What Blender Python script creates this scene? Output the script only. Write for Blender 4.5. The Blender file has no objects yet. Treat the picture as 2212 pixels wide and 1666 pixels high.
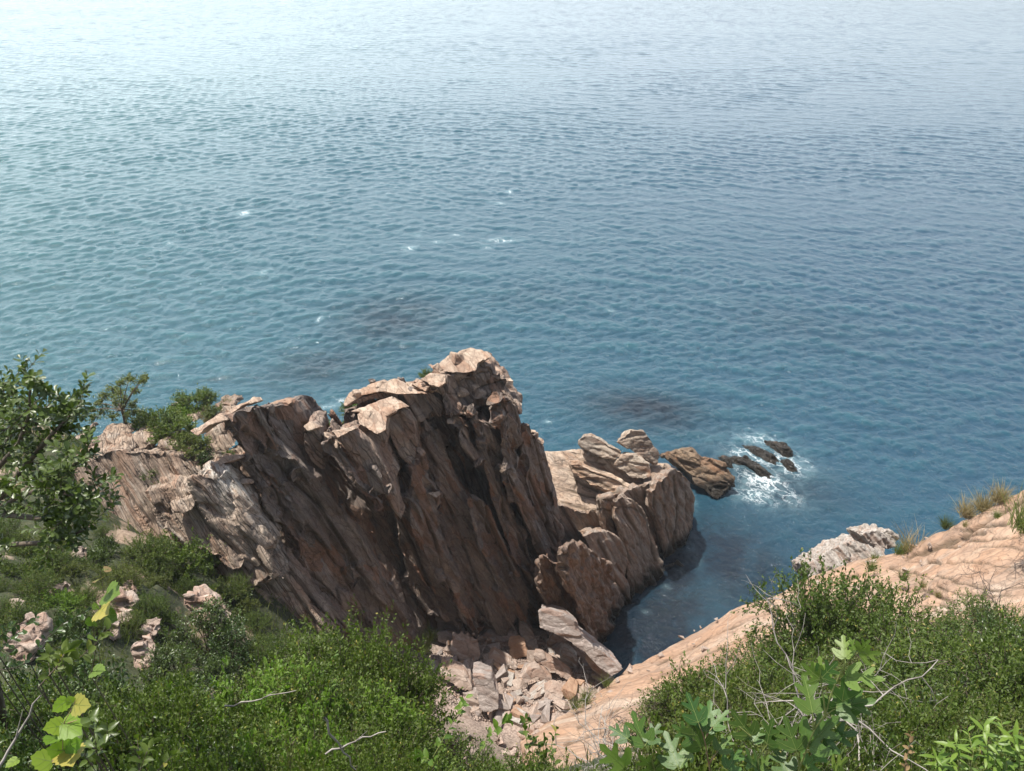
import bpy, bmesh, math, random
import numpy as np
from mathutils import Vector, Matrix, Euler
R = math.radians
random.seed(7)
scene = bpy.context.scene
col = scene.collection

# ------------------------------------------------------------------ camera, world, sun, exposure
CAM = np.array((0.0, 0.0, 25.0)); PITCH = R(31); F = 1671.0
cd = bpy.data.cameras.new('camera'); cam = bpy.data.objects.new('camera', cd); col.objects.link(cam)
cam.location = CAM; cam.rotation_euler = (R(90) - PITCH, 0, 0)
cd.sensor_width = 36; cd.lens = F / 2212 * 36; cd.clip_start = 0.1; cd.clip_end = 30000
scene.camera = cam

SUN_AZ, SUN_EL = R(-64), R(71)       # azimuth from +Y, negative = towards -X
sdir = np.array((math.sin(SUN_AZ) * math.cos(SUN_EL), math.cos(SUN_AZ) * math.cos(SUN_EL), math.sin(SUN_EL)))
w = bpy.data.worlds.new('World'); scene.world = w; w.use_nodes = True
wn = w.node_tree; bg = wn.nodes['Background']
sky = wn.nodes.new('ShaderNodeTexSky'); sky.sky_type = 'NISHITA'; sky.sun_disc = False
sky.sun_elevation = SUN_EL; sky.sun_rotation = SUN_AZ; sky.air_density = 1.0; sky.dust_density = 3.0; sky.ozone_density = 1.5
# hazy summer sky: the same sky, whitened and brightened towards the horizon and the sun side
def _wn(t, **kw):
    n = wn.nodes.new('ShaderNode' + t)
    for k, v in kw.items(): setattr(n, k, v)
    return n
_tc = _wn('TexCoord'); _sp = _wn('SeparateXYZ'); wn.links.new(_tc.outputs['Generated'], _sp.inputs[0])
_mr = _wn('MapRange', interpolation_type='SMOOTHSTEP'); wn.links.new(_sp.outputs[2], _mr.inputs[0])
_mr.inputs[1].default_value = .70; _mr.inputs[2].default_value = .0; _mr.inputs[3].default_value = 0; _mr.inputs[4].default_value = 1
_dt = _wn('VectorMath', operation='DOT_PRODUCT'); wn.links.new(_tc.outputs['Generated'], _dt.inputs[0]); _dt.inputs[1].default_value = (math.sin(SUN_AZ), math.cos(SUN_AZ), 0)
_m2 = _wn('MapRange'); wn.links.new(_dt.outputs['Value'], _m2.inputs[0]); _m2.inputs[1].default_value = -.6; _m2.inputs[2].default_value = 1; _m2.inputs[3].default_value = .30; _m2.inputs[4].default_value = 1
_ml = _wn('Math', operation='MULTIPLY'); wn.links.new(_mr.outputs[0], _ml.inputs[0]); wn.links.new(_m2.outputs[0], _ml.inputs[1])
_mx = _wn('Mix', data_type='RGBA'); wn.links.new(_ml.outputs[0], _mx.inputs[0]); wn.links.new(sky.outputs[0], _mx.inputs[6]); _mx.inputs[7].default_value = (18.5, 20.8, 22.2, 1)
wn.links.new(_mx.outputs[2], bg.inputs[0]); bg.inputs[1].default_value = 0.085
ld = bpy.data.lights.new('sun', 'SUN'); sun = bpy.data.objects.new('sun', ld); col.objects.link(sun)
ld.energy = 5.0; ld.angle = R(0.6); ld.color = (1.0, 0.95, 0.87)
sun.rotation_euler = Vector(-sdir).to_track_quat('-Z', 'Y').to_euler()
scene.view_settings.view_transform = 'Standard'; scene.view_settings.look = 'None'
scene.view_settings.exposure = 0.62; scene.view_settings.gamma = 1.0
scene.cycles.max_bounces = 6; scene.cycles.transparent_max_bounces = 8; scene.cycles.use_denoising = True; scene.cycles.volume_bounces = 0; scene.cycles.volume_step_rate = 20

# ------------------------------------------------------------------ measuring helpers
FW = np.array((0, math.cos(PITCH), -math.sin(PITCH))); UP = np.array((0, math.sin(PITCH), math.cos(PITCH))); RT = np.array((1.0, 0, 0))
def ray(u, v): return FW + RT * (u - 1106) / F - UP * (v - 833) / F
def at_y(u, v, y): d = ray(u, v); return CAM + d * (y / d[1])
def at_z(u, v, z): d = ray(u, v); return CAM + d * ((z - 25) / d[2])
def at_d(u, v, dist): d = ray(u, v); return CAM + d / np.linalg.norm(d) * dist
def uv_of(p):
    q = np.asarray(p) - CAM; k = q @ FW
    return 1106 + F * (q @ RT) / k, 833 - F * (q @ UP) / k
ZM = {1: (108.4, 813.2, .39051), 2: (650.6, 704.8, .42305), 3: (867.5, 1192.8, .28372), 4: (1084.3, 840.3, .37427), 5: (0, 759, .3254),
      6: (0, 1192.8, .41667), 7: (1355.4, 1192.8, .38726), 8: (1301.2, 813.2, .41177), 9: (813.2, 704.8, .19608), 10: (1789.1, 1030.1, .19524), 0: (0, 0, 1)}
def Q(r, *pts):
    a, b, s = ZM[r]; return [(a + s * x, b + s * y) for x, y in pts]

# ------------------------------------------------------------------ object helpers
def tag(o, label=None, cat=None, group=None, kind=None):
    if label: o['label'] = label
    if cat: o['category'] = cat
    if group: o['group'] = group
    if kind: o['kind'] = kind
    return o
def empty(name, loc, label, cat, group=None):
    o = bpy.data.objects.new(name, None); col.objects.link(o); o.location = loc; o.empty_display_size = .2
    return tag(o, label, cat, group)
def mesh_np(name, V, Fs, smooth=False):
    """V (n,3); Fs list of (m,k) index arrays."""
    me = bpy.data.meshes.new(name)
    V = np.asarray(V, np.float32); Fs = [np.asarray(f, np.int32) for f in Fs if len(f)]
    me.vertices.add(len(V)); me.vertices.foreach_set('co', V.ravel())
    loops = np.concatenate([f.ravel() for f in Fs]); tot = np.concatenate([np.full(len(f), f.shape[1], np.int32) for f in Fs])
    me.loops.add(len(loops)); me.loops.foreach_set('vertex_index', loops)
    me.polygons.add(len(tot)); me.polygons.foreach_set('loop_start', np.concatenate([[0], np.cumsum(tot)[:-1]]).astype(np.int32))
    me.polygons.foreach_set('loop_total', tot)
    if smooth: me.polygons.foreach_set('use_smooth', np.ones(len(tot), bool))
    me.update(calc_edges=True); me.validate()
    return me
def obj(name, me, mat=None, parent=None):
    o = bpy.data.objects.new(name, me); col.objects.link(o)
    if mat and not me.materials: me.materials.append(mat)
    if parent is not None: o.parent = parent
    return o
def attr(me, name, vals, dom='POINT'):
    a = me.attributes.new(name, 'FLOAT', dom); a.data.foreach_set('value', np.asarray(vals, np.float32))

# ------------------------------------------------------------------ noise in numpy
def _h(ix, iy, iz, s):
    h = (ix.astype(np.int64) * 73856093) ^ (iy.astype(np.int64) * 19349663) ^ (iz.astype(np.int64) * 83492791) ^ (s * 2654435761)
    h &= 0xffffffff; h = ((h ^ (h >> 15)) * 2246822519) & 0xffffffff; h = ((h ^ (h >> 13)) * 3266489917) & 0xffffffff
    return ((h ^ (h >> 16)) & 0xffffff) / 16777216.0
def vnoise(P, s=0):
    i = np.floor(P).astype(np.int64); f = P - i; f = f * f * (3 - 2 * f); r = 0
    for a in (0, 1):
        wa = f[:, 0] if a else 1 - f[:, 0]
        for b in (0, 1):
            wb = f[:, 1] if b else 1 - f[:, 1]
            for c in (0, 1):
                wc = f[:, 2] if c else 1 - f[:, 2]
                r = r + wa * wb * wc * _h(i[:, 0] + a, i[:, 1] + b, i[:, 2] + c, s)
    return r * 2 - 1
def fbm(P, o=4, s=0):
    r = 0; a = 1.0
    for k in range(o): r = r + a * vnoise(P * 2.03 ** k + 17.3 * k, s + k); a *= .5
    return r
def voro(P, s=0, jit=.9):
    """nearest cell: (random offset, local vector to its centre, distance to the border)"""
    i = np.floor(P).astype(np.int64); n = len(P)
    d1 = np.full(n, 1e9); d2 = np.full(n, 1e9); hid = np.zeros(n); loc = np.zeros((n, 3))
    hx = np.zeros((n, 3))
    for a in (-1, 0, 1):
        for b in (-1, 0, 1):
            for c in (-1, 0, 1):
                x, y, z = i[:, 0] + a, i[:, 1] + b, i[:, 2] + c
                h1, h2, h3 = _h(x, y, z, s), _h(x, y, z, s + 1), _h(x, y, z, s + 2)
                v = np.stack([x + .5 + jit * (h1 - .5), y + .5 + jit * (h2 - .5), z + .5 + jit * (h3 - .5)], 1) - P
                d = np.einsum('ij,ij->i', v, v); m = d < d1
                d2 = np.where(m, d1, np.minimum(d2, d)); d1 = np.where(m, d, d1)
                if m.any():
                    hid[m] = _h(x[m], y[m], z[m], s + 3); loc[m] = v[m]; hx[m] = np.stack([h3[m], h1[m], h2[m]], 1)
    return hid, loc, np.sqrt(d2) - np.sqrt(d1), hx

# ------------------------------------------------------------------ node helpers
class NT:
    def __init__(s, name):
        s.m = bpy.data.materials.new(name); s.m.use_nodes = True; s.t = s.m.node_tree; s.b = s.t.nodes['Principled BSDF']; s.out = s.t.nodes['Material Output']
    def n(s, typ, ins=None, **kw):
        nd = s.t.nodes.new('ShaderNode' + typ)
        for k, v in kw.items(): setattr(nd, k, v)
        for k, v in (ins or {}).items():
            if isinstance(v, bpy.types.NodeSocket): s.t.links.new(v, nd.inputs[k])
            else: nd.inputs[k].default_value = v
        return nd
    def math(s, op, a, b=0.0, c=None, clamp=False):
        d = {0: a, 1: b}
        if c is not None: d[2] = c
        return s.n('Math', d, operation=op, use_clamp=clamp).outputs[0]
    def ramp(s, f, stops):
        r = s.n('ValToRGB', {0: f}); e = r.color_ramp.elements
        while len(e) < len(stops): e.new(.5)
        for k, (p, c) in zip(e, stops): k.position = p; k.color = (*c, 1) if len(c) == 3 else c
        return r.outputs[0]
    def mix(s, f, a, b, mode='MIX'):
        nd = s.n('Mix', {}, data_type='RGBA', blend_type=mode)
        for sock, v in ((0, f), (6, a), (7, b)):
            if isinstance(v, bpy.types.NodeSocket): s.t.links.new(v, nd.inputs[sock])
            elif sock == 0: nd.inputs[0].default_value = v
            else: nd.inputs[sock].default_value = (*v, 1) if len(v) == 3 else v
        return nd.outputs[2]
    def noise(s, vec, scale, detail=5, rough=.55, dist=0.0):
        return s.n('TexNoise', {'Vector': vec, 'Scale': scale, 'Detail': detail, 'Roughness': rough, 'Distortion': dist}).outputs[0]
    def rng(s, f, a, b, c=0.0, d=1.0):
        return s.n('MapRange', {0: f, 1: a, 2: b, 3: c, 4: d}).outputs[0]
    def bump(s, h, strength, dist, normal=None):
        i = {'Height': h, 'Strength': strength, 'Distance': dist}
        if normal is not None: i['Normal'] = normal
        return s.n('Bump', i).outputs[0]
    def link(s, a, sock): s.t.links.new(a, s.b.inputs[sock])
    def attr(s, name): return s.n('Attribute', {}, attribute_name=name).outputs['Fac']

def frame(e1, e2):
    e1 = np.array(e1, float); e1 /= np.linalg.norm(e1); e3 = np.cross(e1, np.array(e2, float)); e3 /= np.linalg.norm(e3); e2 = np.cross(e3, e1)
    return np.stack([e1, e2, e3])
BED = frame((.50, -.22, -.84), (.25, -.95, .2))      # long axis of the beds on the main cliff

def rock_mat(name, fr, dark, mid, light, stain=(.30, .13, .06), stain_amt=.35, pale=(.50, .47, .42), pale_amt=.0, L=(.9, .42, .22), wet=True, lichen=.25, crack=.5, tone=.6, lines=.75):
    N = NT(name); tc = N.n('TexCoord').outputs['Object']; geo = N.n('NewGeometry')
    ax = []
    for k in range(3):
        d = N.n('VectorMath', {0: tc, 1: tuple(fr[k] / L[k])}, operation='DOT_PRODUCT').outputs['Value']; ax.append(d)
    warp = N.noise(tc, .9, 3, .5)
    bc = N.n('CombineXYZ', {0: ax[0], 1: ax[1], 2: N.math('ADD', ax[2], N.math('MULTIPLY', warp, 1.6))}).outputs[0]
    n1 = N.noise(bc, 1.0, 9, .62); n2 = N.noise(tc, .55, 5, .6, .6); n3 = N.noise(tc, 7.0, 6, .65); n4 = N.noise(bc, 4.5, 5, .6)
    c = N.ramp(n1, [(.30, dark), (.47, mid), (.66, light)])
    c = N.mix(N.rng(n4, .35, .75), c, N.mix(.6, c, light))
    c = N.mix(N.math('MULTIPLY', N.rng(N.noise(tc, 1.3, 6, .6, 1.0), .50, .68), stain_amt), c, stain)
    vc = N.n('TexVoronoi', {'Vector': bc, 'Scale': .75, 'Randomness': 1.0}).outputs['Color']; vcs = N.n('SeparateColor', {0: vc})
    c = N.mix(N.math('MULTIPLY', vcs.outputs[0], tone), c, N.mix(.55, c, light)); c = N.mix(N.math('MULTIPLY', vcs.outputs[1], tone), c, N.mix(.6, c, dark)); c = N.mix(N.math('MULTIPLY', N.rng(vcs.outputs[2], .6, .9), tone * .6), c, stain)
    gl = N.math('MULTIPLY', N.rng(n2, .50, .62), lichen)
    c = N.mix(gl, c, (.16, .15, .14))
    pm = N.math('MAXIMUM', N.math('MULTIPLY', N.rng(N.noise(bc, .7, 6, .6), .56, .64), pale_amt), N.math('MULTIPLY', N.attr('pale'), N.rng(N.noise(bc, 1.2, 7, .65), .42, .56)), )
    c = N.mix(pm, c, pale)
    c = N.mix(N.rng(n3, .3, .75, .0, .5), c, N.mix(.5, c, (.04, .03, .025)))
    # joints: thin dark lines along and across the beds
    vo = N.n('TexVoronoi', {'Vector': bc, 'Scale': 1.15, 'Randomness': 1.0}, feature='DISTANCE_TO_EDGE').outputs[0]
    vo2 = N.n('TexVoronoi', {'Vector': bc, 'Scale': 4.0, 'Randomness': 1.0}, feature='DISTANCE_TO_EDGE').outputs[0]
    tl = N.n('VectorMath', {0: bc, 1: (.36, .6, 1.9)}, operation='MULTIPLY').outputs[0]
    tw = N.n('VectorMath', {0: tl, 1: N.n('CombineXYZ', {0: 0.0, 1: 0.0, 2: N.math('MULTIPLY', N.noise(tc, 3.5, 4), .9)}).outputs[0]}, operation='ADD').outputs[0]
    vo3 = N.n('TexVoronoi', {'Vector': tw, 'Scale': 1.0, 'Randomness': 1.0}, feature='DISTANCE_TO_EDGE').outputs[0]
    ln = N.rng(vo3, .0, .055, 1.0, 0.0); c = N.mix(N.math('MULTIPLY', N.math('MULTIPLY', ln, lines), N.rng(N.noise(tc, 1.1, 4), .35, .6, .35, 1.0)), c, (.03, .022, .018))
    ck = N.math('MINIMUM', N.rng(vo, .0, .035), N.rng(vo2, -.02, .05))
    c = N.mix(N.math('MULTIPLY', N.math('SUBTRACT', 1.0, ck), crack), c, (.035, .025, .02))
    rough = .88
    if wet:
        z = N.n('SeparateXYZ', {0: geo.outputs['Position']}).outputs[2]
        zz = N.math('ADD', z, N.math('MULTIPLY', N.noise(tc, 1.4, 4), -1.1))
        wm = N.rng(zz, .5, -.15)
        c = N.mix(wm, c, (.022, .018, .013)); N.link(N.rng(wm, 0, 1, .88, .3), 'Roughness')
    else: N.b.inputs['Roughness'].default_value = rough
    c = N.mix(N.math('MULTIPLY', N.attr('joint'), .8), c, (.07, .05, .03))
    N.link(c, 'Base Color'); N.b.inputs['Specular IOR Level'].default_value = .25
    nb = N.bump(n1, .35, .07); nb = N.bump(N.math('ADD', N.math('MULTIPLY', n4, .6), n3), .45, .025, nb); nb = N.bump(ck, .5, .03, nb); nb = N.bump(N.math('SUBTRACT', 1.0, ln), min(1.0, lines), .05, nb)
    N.link(nb, 'Normal')
    return N.m

# ------------------------------------------------------------------ terrain height (metres above the sea)
TX = [-60, -22, -15, -11, -8, -5, -2.5, 0, 2.5, 5, 8, 11, 15, 22, 60]
TY = [-30, -3, 0, 3, 6, 9, 12, 15, 18, 21, 24, 28, 40]
TZ = [
 [30, 27, 26, 26, 26, 26, 26, 26, 26, 26, 26, 26, 26, 27, 30],
 [25, 24, 23.6, 23.5, 23.4, 23.3, 23.3, 23.3, 23.3, 23.4, 23.5, 23.6, 24, 24, 25],
 [24, 23, 22.9, 22.7, 22.4, 22.1, 22, 22, 22, 22.2, 22.4, 22.8, 23, 23, 24],
 [21, 20.5, 19.9, 19.6, 19.3, 19.2, 19.2, 19.2, 19.2, 19.4, 19.6, 20, 20.2, 20.5, 21],
 [18, 17.5, 17, 16.8, 16.7, 16.9, 17.0, 15.4, 15.9, 17.0, 17.6, 17.8, 18, 18, 18],
 [16, 15.5, 15.2, 14.9, 14.0, 12.8, 11.2, 10.0, 10.3, 13.3, 14.8, 15.3, 15.5, 15.5, 15.5],
 [15, 14.5, 14.2, 13.8, 12.4, 9.8, 7.2, 5.6, 5.2, 7.4, 9.4, 11, 12.4, 12.6, 13],
 [14, 14, 13.8, 12.8, 10.4, 7.0, 4.4, 3.4, 3.4, 3.6, 4, 6, 8.5, 10, 10],
 [13, 13, 12.6, 11.2, 8.0, 4.5, 3.0, 2.7, 2.6, 1, 1, 1.5, 3, 5, 5],
 [10, 11, 10.8, 8.5, 5.0, 2.5, 1.8, 1.6, .9, -2.5, -3, -2.5, -1, 0, 0],
 [2, 5, 5, 3, 0, -1, -1, -1.6, -2.8, -3.5, -4, -4, -3.5, -3, -3],
 [-6, -4, -4, -4, -5, -5, -5, -5, -5, -5, -5, -5, -5, -6, -6],
 [-12] * 15]
TXa, TYa, TZa = np.array(TX, float), np.array(TY, float), np.array(TZ, float)
def terrain(x, y):
    x = np.asarray(x, float); y = np.asarray(y, float)
    i = np.clip(np.searchsorted(TXa, x) - 1, 0, len(TX) - 2); j = np.clip(np.searchsorted(TYa, y) - 1, 0, len(TY) - 2)
    fx = np.clip((x - TXa[i]) / (TXa[i + 1] - TXa[i]), 0, 1); fy = np.clip((y - TYa[j]) / (TYa[j + 1] - TYa[j]), 0, 1)
    a = TZa[j, i] * (1 - fx) + TZa[j, i + 1] * fx; b = TZa[j + 1, i] * (1 - fx) + TZa[j + 1, i + 1] * fx
    z = a * (1 - fy) + b * fy
    P = np.stack([x, y, x * 0], -1).reshape(-1, 3)
    return z + (.28 * fbm(P * .45, 4, 3) + .06 * fbm(P * 2.3, 3, 5)).reshape(z.shape)
def hit(u, v, extra=None):
    d = ray(u, v); t = np.arange(1.5, 75, .05); P = CAM + d * t[:, None]
    h = terrain(P[:, 0], P[:, 1])
    k = np.argmax(P[:, 2] < h)
    return P[k]
# ------------------------------------------------------------------ sea
def build_sea():
    rng = np.random.default_rng(5)
    r = [14.0]
    while r[-1] < 540: r.append(r[-1] * 1.0022)
    while r[-1] < 14000: r.append(r[-1] * 1.05)
    r = np.array(r)
    ang = np.concatenate([np.linspace(-85, -41, 60), np.linspace(-41, 41, 1100)[1:], np.linspace(41, 85, 60)[1:]]) * math.pi / 180
    Rr, A = np.meshgrid(r, ang, indexing='ij')
    X = (Rr * np.sin(A)).ravel(); Y = (Rr * np.cos(A)).ravel(); dist = Rr.ravel()
    step = dist * .0023
    Z = np.zeros_like(X); DX = np.zeros_like(X); DY = np.zeros_like(X)
    n = 110
    lam = np.exp(np.linspace(math.log(.2), math.log(4.0), n)); rng.shuffle(lam)
    # waves travel towards the shore, coming from far right; the left is a broader chop
    near = dist < 1500
    Xn, Yn, sn = X[near], Y[near], step[near]
    left = 1 / (1 + np.exp((Xn + 2 + .1 * Yn) / 8)); z = np.zeros_like(Xn); dx = np.zeros_like(Xn); dy = np.zeros_like(Xn)
    wx, wy = Xn + 1.2 * vnoise(np.stack([Xn, Yn, Xn * 0], 1) * .05, 4), Yn + 1.5 * vnoise(np.stack([Xn, Yn, Xn * 0], 1) * .06, 9)
    for l in lam:
        k = 2 * math.pi / l
        th = R(-108) + rng.normal(0, .5 if l > 1.2 else .95)
        a = .0075 * min(l, .85) ** .95 * max(1, l / .85) ** .3 * (.6 + .8 * rng.random())
        kx, ky = k * math.cos(th), k * math.sin(th)
        ph = kx * wx + ky * wy + rng.random() * 6.283
        fade = np.clip(l / (sn * 3.0) - .6, 0, 1)
        # groups: every wave train swells and fades over a few wavelengths
        g = .65 + .35 * np.sin(Xn * k * .11 * math.cos(th + 1.1) + Yn * k * .13 * math.sin(th + 1.1) + rng.random() * 6.28)
        amp = a * fade * g
        s, c = np.sin(ph), np.cos(ph)
        z += amp * s; dx -= .8 * amp * c * math.cos(th); dy -= .8 * amp * c * math.sin(th)
    # second system from the left
    for l in np.exp(np.linspace(math.log(.22), math.log(1.8), 40)):
        k = 2 * math.pi / l; th = R(-62) + rng.normal(0, .55); a = .007 * l * (.5 + rng.random())
        ph = k * math.cos(th) * wx + k * math.sin(th) * wy + rng.random() * 6.283
        amp = a * np.clip(l / (sn * 3.0) - .6, 0, 1) * (.35 + .75 * left)
        s, c = np.sin(ph), np.cos(ph)
        z += amp * s; dx -= .8 * amp * c * math.cos(th); dy -= .8 * amp * c * math.sin(th)
    cp = vnoise(np.stack([Xn * .03 + 3, Yn * .075, Xn * 0], 1), 21) + .5 * vnoise(np.stack([Xn * .09, Yn * .2, Xn * 0], 1), 22)
    calm = (.58 + .42 * np.clip(cp * 1.6 + .8, 0, 1)) * (.45 + .55 * np.clip((Yn - 22) / 14, 0, 1))       # sheltered water in the inlet
    Z[near] = z * calm; DX[near] = dx * calm; DY[near] = dy * calm
    V = np.stack([X + DX, Y + DY, Z], 1)
    nr, na = Rr.shape; idx = np.arange(nr * na).reshape(nr, na)
    Fq = np.stack([idx[:-1, :-1], idx[:-1, 1:], idx[1:, 1:], idx[1:, :-1]], -1).reshape(-1, 4)[:, ::-1]
    me = mesh_np('sea', V, [Fq], True)
    def spots(lst):
        m = np.zeros_like(X)
        for (u, v, ru, rv, s) in lst:
            c = at_z(u, v, 0); e1 = at_z(u + ru, v, 0) - c; e2 = at_z(u, v - rv, 0) - c
            ax = ((X - c[0]) * e1[0] + (Y - c[1]) * e1[1]) / (e1 @ e1); ay = ((X - c[0]) * e2[0] + (Y - c[1]) * e2[1]) / (e2 @ e2)
            m = np.maximum(m, s * np.exp(-(ax ** 2 + ay ** 2)))
        return m
    attr(me, 'reef', spots([(1390, 885, 130, 42, 1.15), (850, 690, 120, 55, .8), (700, 790, 120, 40, .7), (1650, 1040, 150, 60, .9), (1620, 1130, 160, 60, .5), (1440, 1240, 110, 130, 1.3), (1400, 1350, 130, 100, 1.5), (1580, 1220, 150, 120, 1.1), (1720, 700, 160, 40, .25), (1150, 640, 120, 30, .2)]))  # submerged reefs; the inlet spots paint the cliff's shade into the water colour
    foam = .82 * spots([(1640, 950, 60, 16, .85), (1620, 985, 55, 26, 1.0), (1690, 1000, 60, 30, 1.05), (1650, 1040, 60, 30, 1.1), (1740, 1000, 22, 22, .75), (1630, 1070, 50, 24, .9), (1700, 1070, 40, 26, .8), (1560, 960, 50, 12, .45), (1665, 1085, 30, 14, .7),
                  (885, 537, 17, 5, 1.15), (945, 522, 12, 4, .95), (985, 508, 12, 4, .9), (1085, 520, 40, 5, 1.0), (1050, 535, 14, 4, .8), (1100, 415, 9, 4, 1.1), (1080, 440, 20, 4, .8), (528, 461, 16, 6, 1.1), (690, 690, 8, 9, .9), (570, 590, 12, 10, .7), (700, 880, 40, 8, .7), (680, 905, 16, 10, .95), (740, 865, 30, 8, .8),
                  (1320, 672, 10, 4, .75), (1550, 655, 9, 3, .6), (1185, 912, 9, 4, 1.0), (1500, 1190, 10, 30, .4), (10, 255, 12, 3, .9), (1488, 1185, 8, 10, .55), (1470, 1235, 10, 8, .5), (1440, 1268, 10, 8, .5), (1395, 1322, 12, 6, .5), (1560, 1068, 20, 5, .6), (1500, 1090, 8, 20, .5), (1590, 1010, 14, 20, .6), (1760, 1215, 14, 5, .5), (1480, 975, 20, 4, .5), (1480, 1150, 6, 20, .45), (900, 510, 12, 4, .7), (365, 525, 8, 4, .8)])
    attr(me, 'foam', foam)
    N = NT('sea_water'); tc = N.n('TexCoord').outputs['Object']; pos = N.n('NewGeometry').outputs['Position']
    sep = N.n('SeparateXYZ', {0: pos}); d = N.n('VectorMath', {0: pos}, operation='LENGTH').outputs['Value']
    big = N.noise(tc, .035, 4, .5, .5)
    deep = N.ramp(N.rng(N.math('ADD', sep.outputs[0], N.math('MULTIPLY', big, 26.0)), -45, 40), [(0, (.028, .090, .100)), (.45, (.017, .064, .088)), (1, (.014, .047, .080))])
    reef_shade = N.math('MULTIPLY', N.attr('reef'), N.rng(N.noise(tc, .8, 6, .65, .8), .32, .62, .55, 1.0))
    crest = N.rng(sep.outputs[2], -.02, .16)
    c = N.mix(N.math('MULTIPLY', crest, .45), deep, (.020, .11, .12))
    c = N.mix(N.math('MINIMUM', reef_shade, .96), c, (.006, .012, .020))
    fm = N.attr('foam')
    c = N.mix(N.math('MULTIPLY', N.math('MULTIPLY', fm, .55), N.rng(N.noise(tc, 1.3, 6, .7, 1.2), .35, .65)), c, (.26, .40, .43))
    st = N.n('CombineXYZ', {0: N.math('ADD', N.math('MULTIPLY', sep.outputs[0], .8), N.math('MULTIPLY', sep.outputs[1], .8)), 1: N.math('SUBTRACT', N.math('MULTIPLY', sep.outputs[0], .45), N.math('MULTIPLY', sep.outputs[1], .45)), 2: 0.0}).outputs[0]
    fn = N.n('TexVoronoi', {'Vector': N.n('VectorMath', {0: st, 1: N.n('VectorMath', {0: N.n('TexNoise', {'Vector': tc, 'Scale': 2.2, 'Detail': 6.0, 'Roughness': .7}).outputs[1], 3: .9}, operation='SCALE').outputs[0]}, operation='ADD').outputs[0], 'Scale': 1.9}, feature='DISTANCE_TO_EDGE').outputs[0]
    lace = N.rng(fn, .13, .0); fine = N.noise(tc, 9.0, 6, .75)
    fmask = N.rng(N.math('ADD', N.math('MULTIPLY', fm, .62), N.math('ADD', N.math('MULTIPLY', lace, .38), N.math('MULTIPLY', fine, .42))), .74, 1.24)
    fmask = N.math('MULTIPLY', fmask, N.rng(fm, .10, .3))
    c = N.mix(fmask, c, (.70, .75, .77))
    N.link(c, 'Base Color'); N.link(N.rng(fmask, 0, 1, .06, .6), 'Roughness'); N.b.inputs['IOR'].default_value = 1.34
    n1 = N.noise(tc, 3.2, 5, .62, .8); n2 = N.noise(tc, 11.0, 4, .6, .5)
    fade = N.rng(d, 30, 260, 1.0, .30)
    n0 = N.noise(N.n('VectorMath', {0: tc, 1: (.45, 1.0, 1.0)}, operation='MULTIPLY').outputs[0], 1.1, 4, .6, .6)
    nb = N.bump(n0, .5, .55); nb = N.bump(n1, 0.9, .085, nb); nb = N.bump(n2, .8, .014, nb)
    bn = nb.node; b1 = bn.inputs['Normal'].links[0].from_node; b0 = b1.inputs['Normal'].links[0].from_node
    N.t.links.new(N.rng(d, 120, 400, 0.0, .8), b0.inputs['Strength'])
    N.t.links.new(fade, bn.inputs['Strength'])
    N.t.links.new(N.math('MULTIPLY', fade, .9), N.t.nodes[bn.inputs['Normal'].links[0].from_node.name].inputs['Strength'])
    N.link(nb, 'Normal')
    o = obj('sea', me, N.m); tag(o, kind='structure'); return o
build_sea()

# ------------------------------------------------------------------ ground: hillside under the bushes, running down under the sea
def build_ground():
    xs = np.concatenate([np.linspace(-60, -20, 40), np.arange(-19.9, 20, .11), np.linspace(20.1, 60, 40)]); ys = np.concatenate([np.linspace(-30, -1, 30), np.arange(-.9, 30, .11), np.linspace(31, 60, 20)])
    X, Y = np.meshgrid(xs, ys); Z = terrain(X, np.minimum(Y, 40))
    P = np.stack([X.ravel(), Y.ravel(), Z.ravel()], 1)
    hid, loc, ed, hx = voro(P * (.9, .9, .5), 31)
    amt = np.clip(vnoise(P * .35, 77) * 2 + .3, 0, 1)
    amt *= 1 - ((np.abs(P[:, 0]) < 5) & (P[:, 1] > 12) & (P[:, 1] < 22))
    P[:, 2] += amt * .35 * (hid + (loc * (hx - .5)).sum(1) * 1.5)
    idx = np.arange(X.size).reshape(X.shape)
    Fq = np.stack([idx[:-1, :-1], idx[:-1, 1:], idx[1:, 1:], idx[1:, :-1]], -1).reshape(-1, 4)
    me = mesh_np('ground', P, [Fq], False)
    attr(me, 'scree', np.clip(1.6 - np.maximum(np.abs(P[:, 0] + .2) / 3.6, np.abs(P[:, 1] - 17) / 3.4), 0, 1))
    N = NT('hillside_soil'); tc = N.n('TexCoord').outputs['Object']
    n1 = N.noise(tc, .8, 6, .6); n2 = N.noise(tc, 6, 6, .65)
    c = N.mix(N.rng(n1, .55, .62), N.ramp(n2, [(.3, (.02, .032, .010)), (.6, (.045, .05, .02)), (.8, (.08, .07, .035))]), N.ramp(n2, [(.3, (.16, .11, .08)), (.7, (.36, .28, .21))]))
    c = N.mix(N.attr('scree'), c, N.ramp(N.noise(tc, 14, 5), [(.35, (.17, .125, .10)), (.6, (.36, .28, .235))]))
    z = N.n('SeparateXYZ', {0: N.n('NewGeometry').outputs['Position']}).outputs[2]
    c = N.mix(N.rng(z, .6, .0), c, (.02, .02, .016))
    N.link(c, 'Base Color'); N.b.inputs['Roughness'].default_value = .95
    N.link(N.bump(N.math('ADD', n1, N.math('MULTIPLY', n2, .5)), .8, .15), 'Normal')
    tag(obj('ground', me, N.m), kind='structure')
build_ground()

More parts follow.
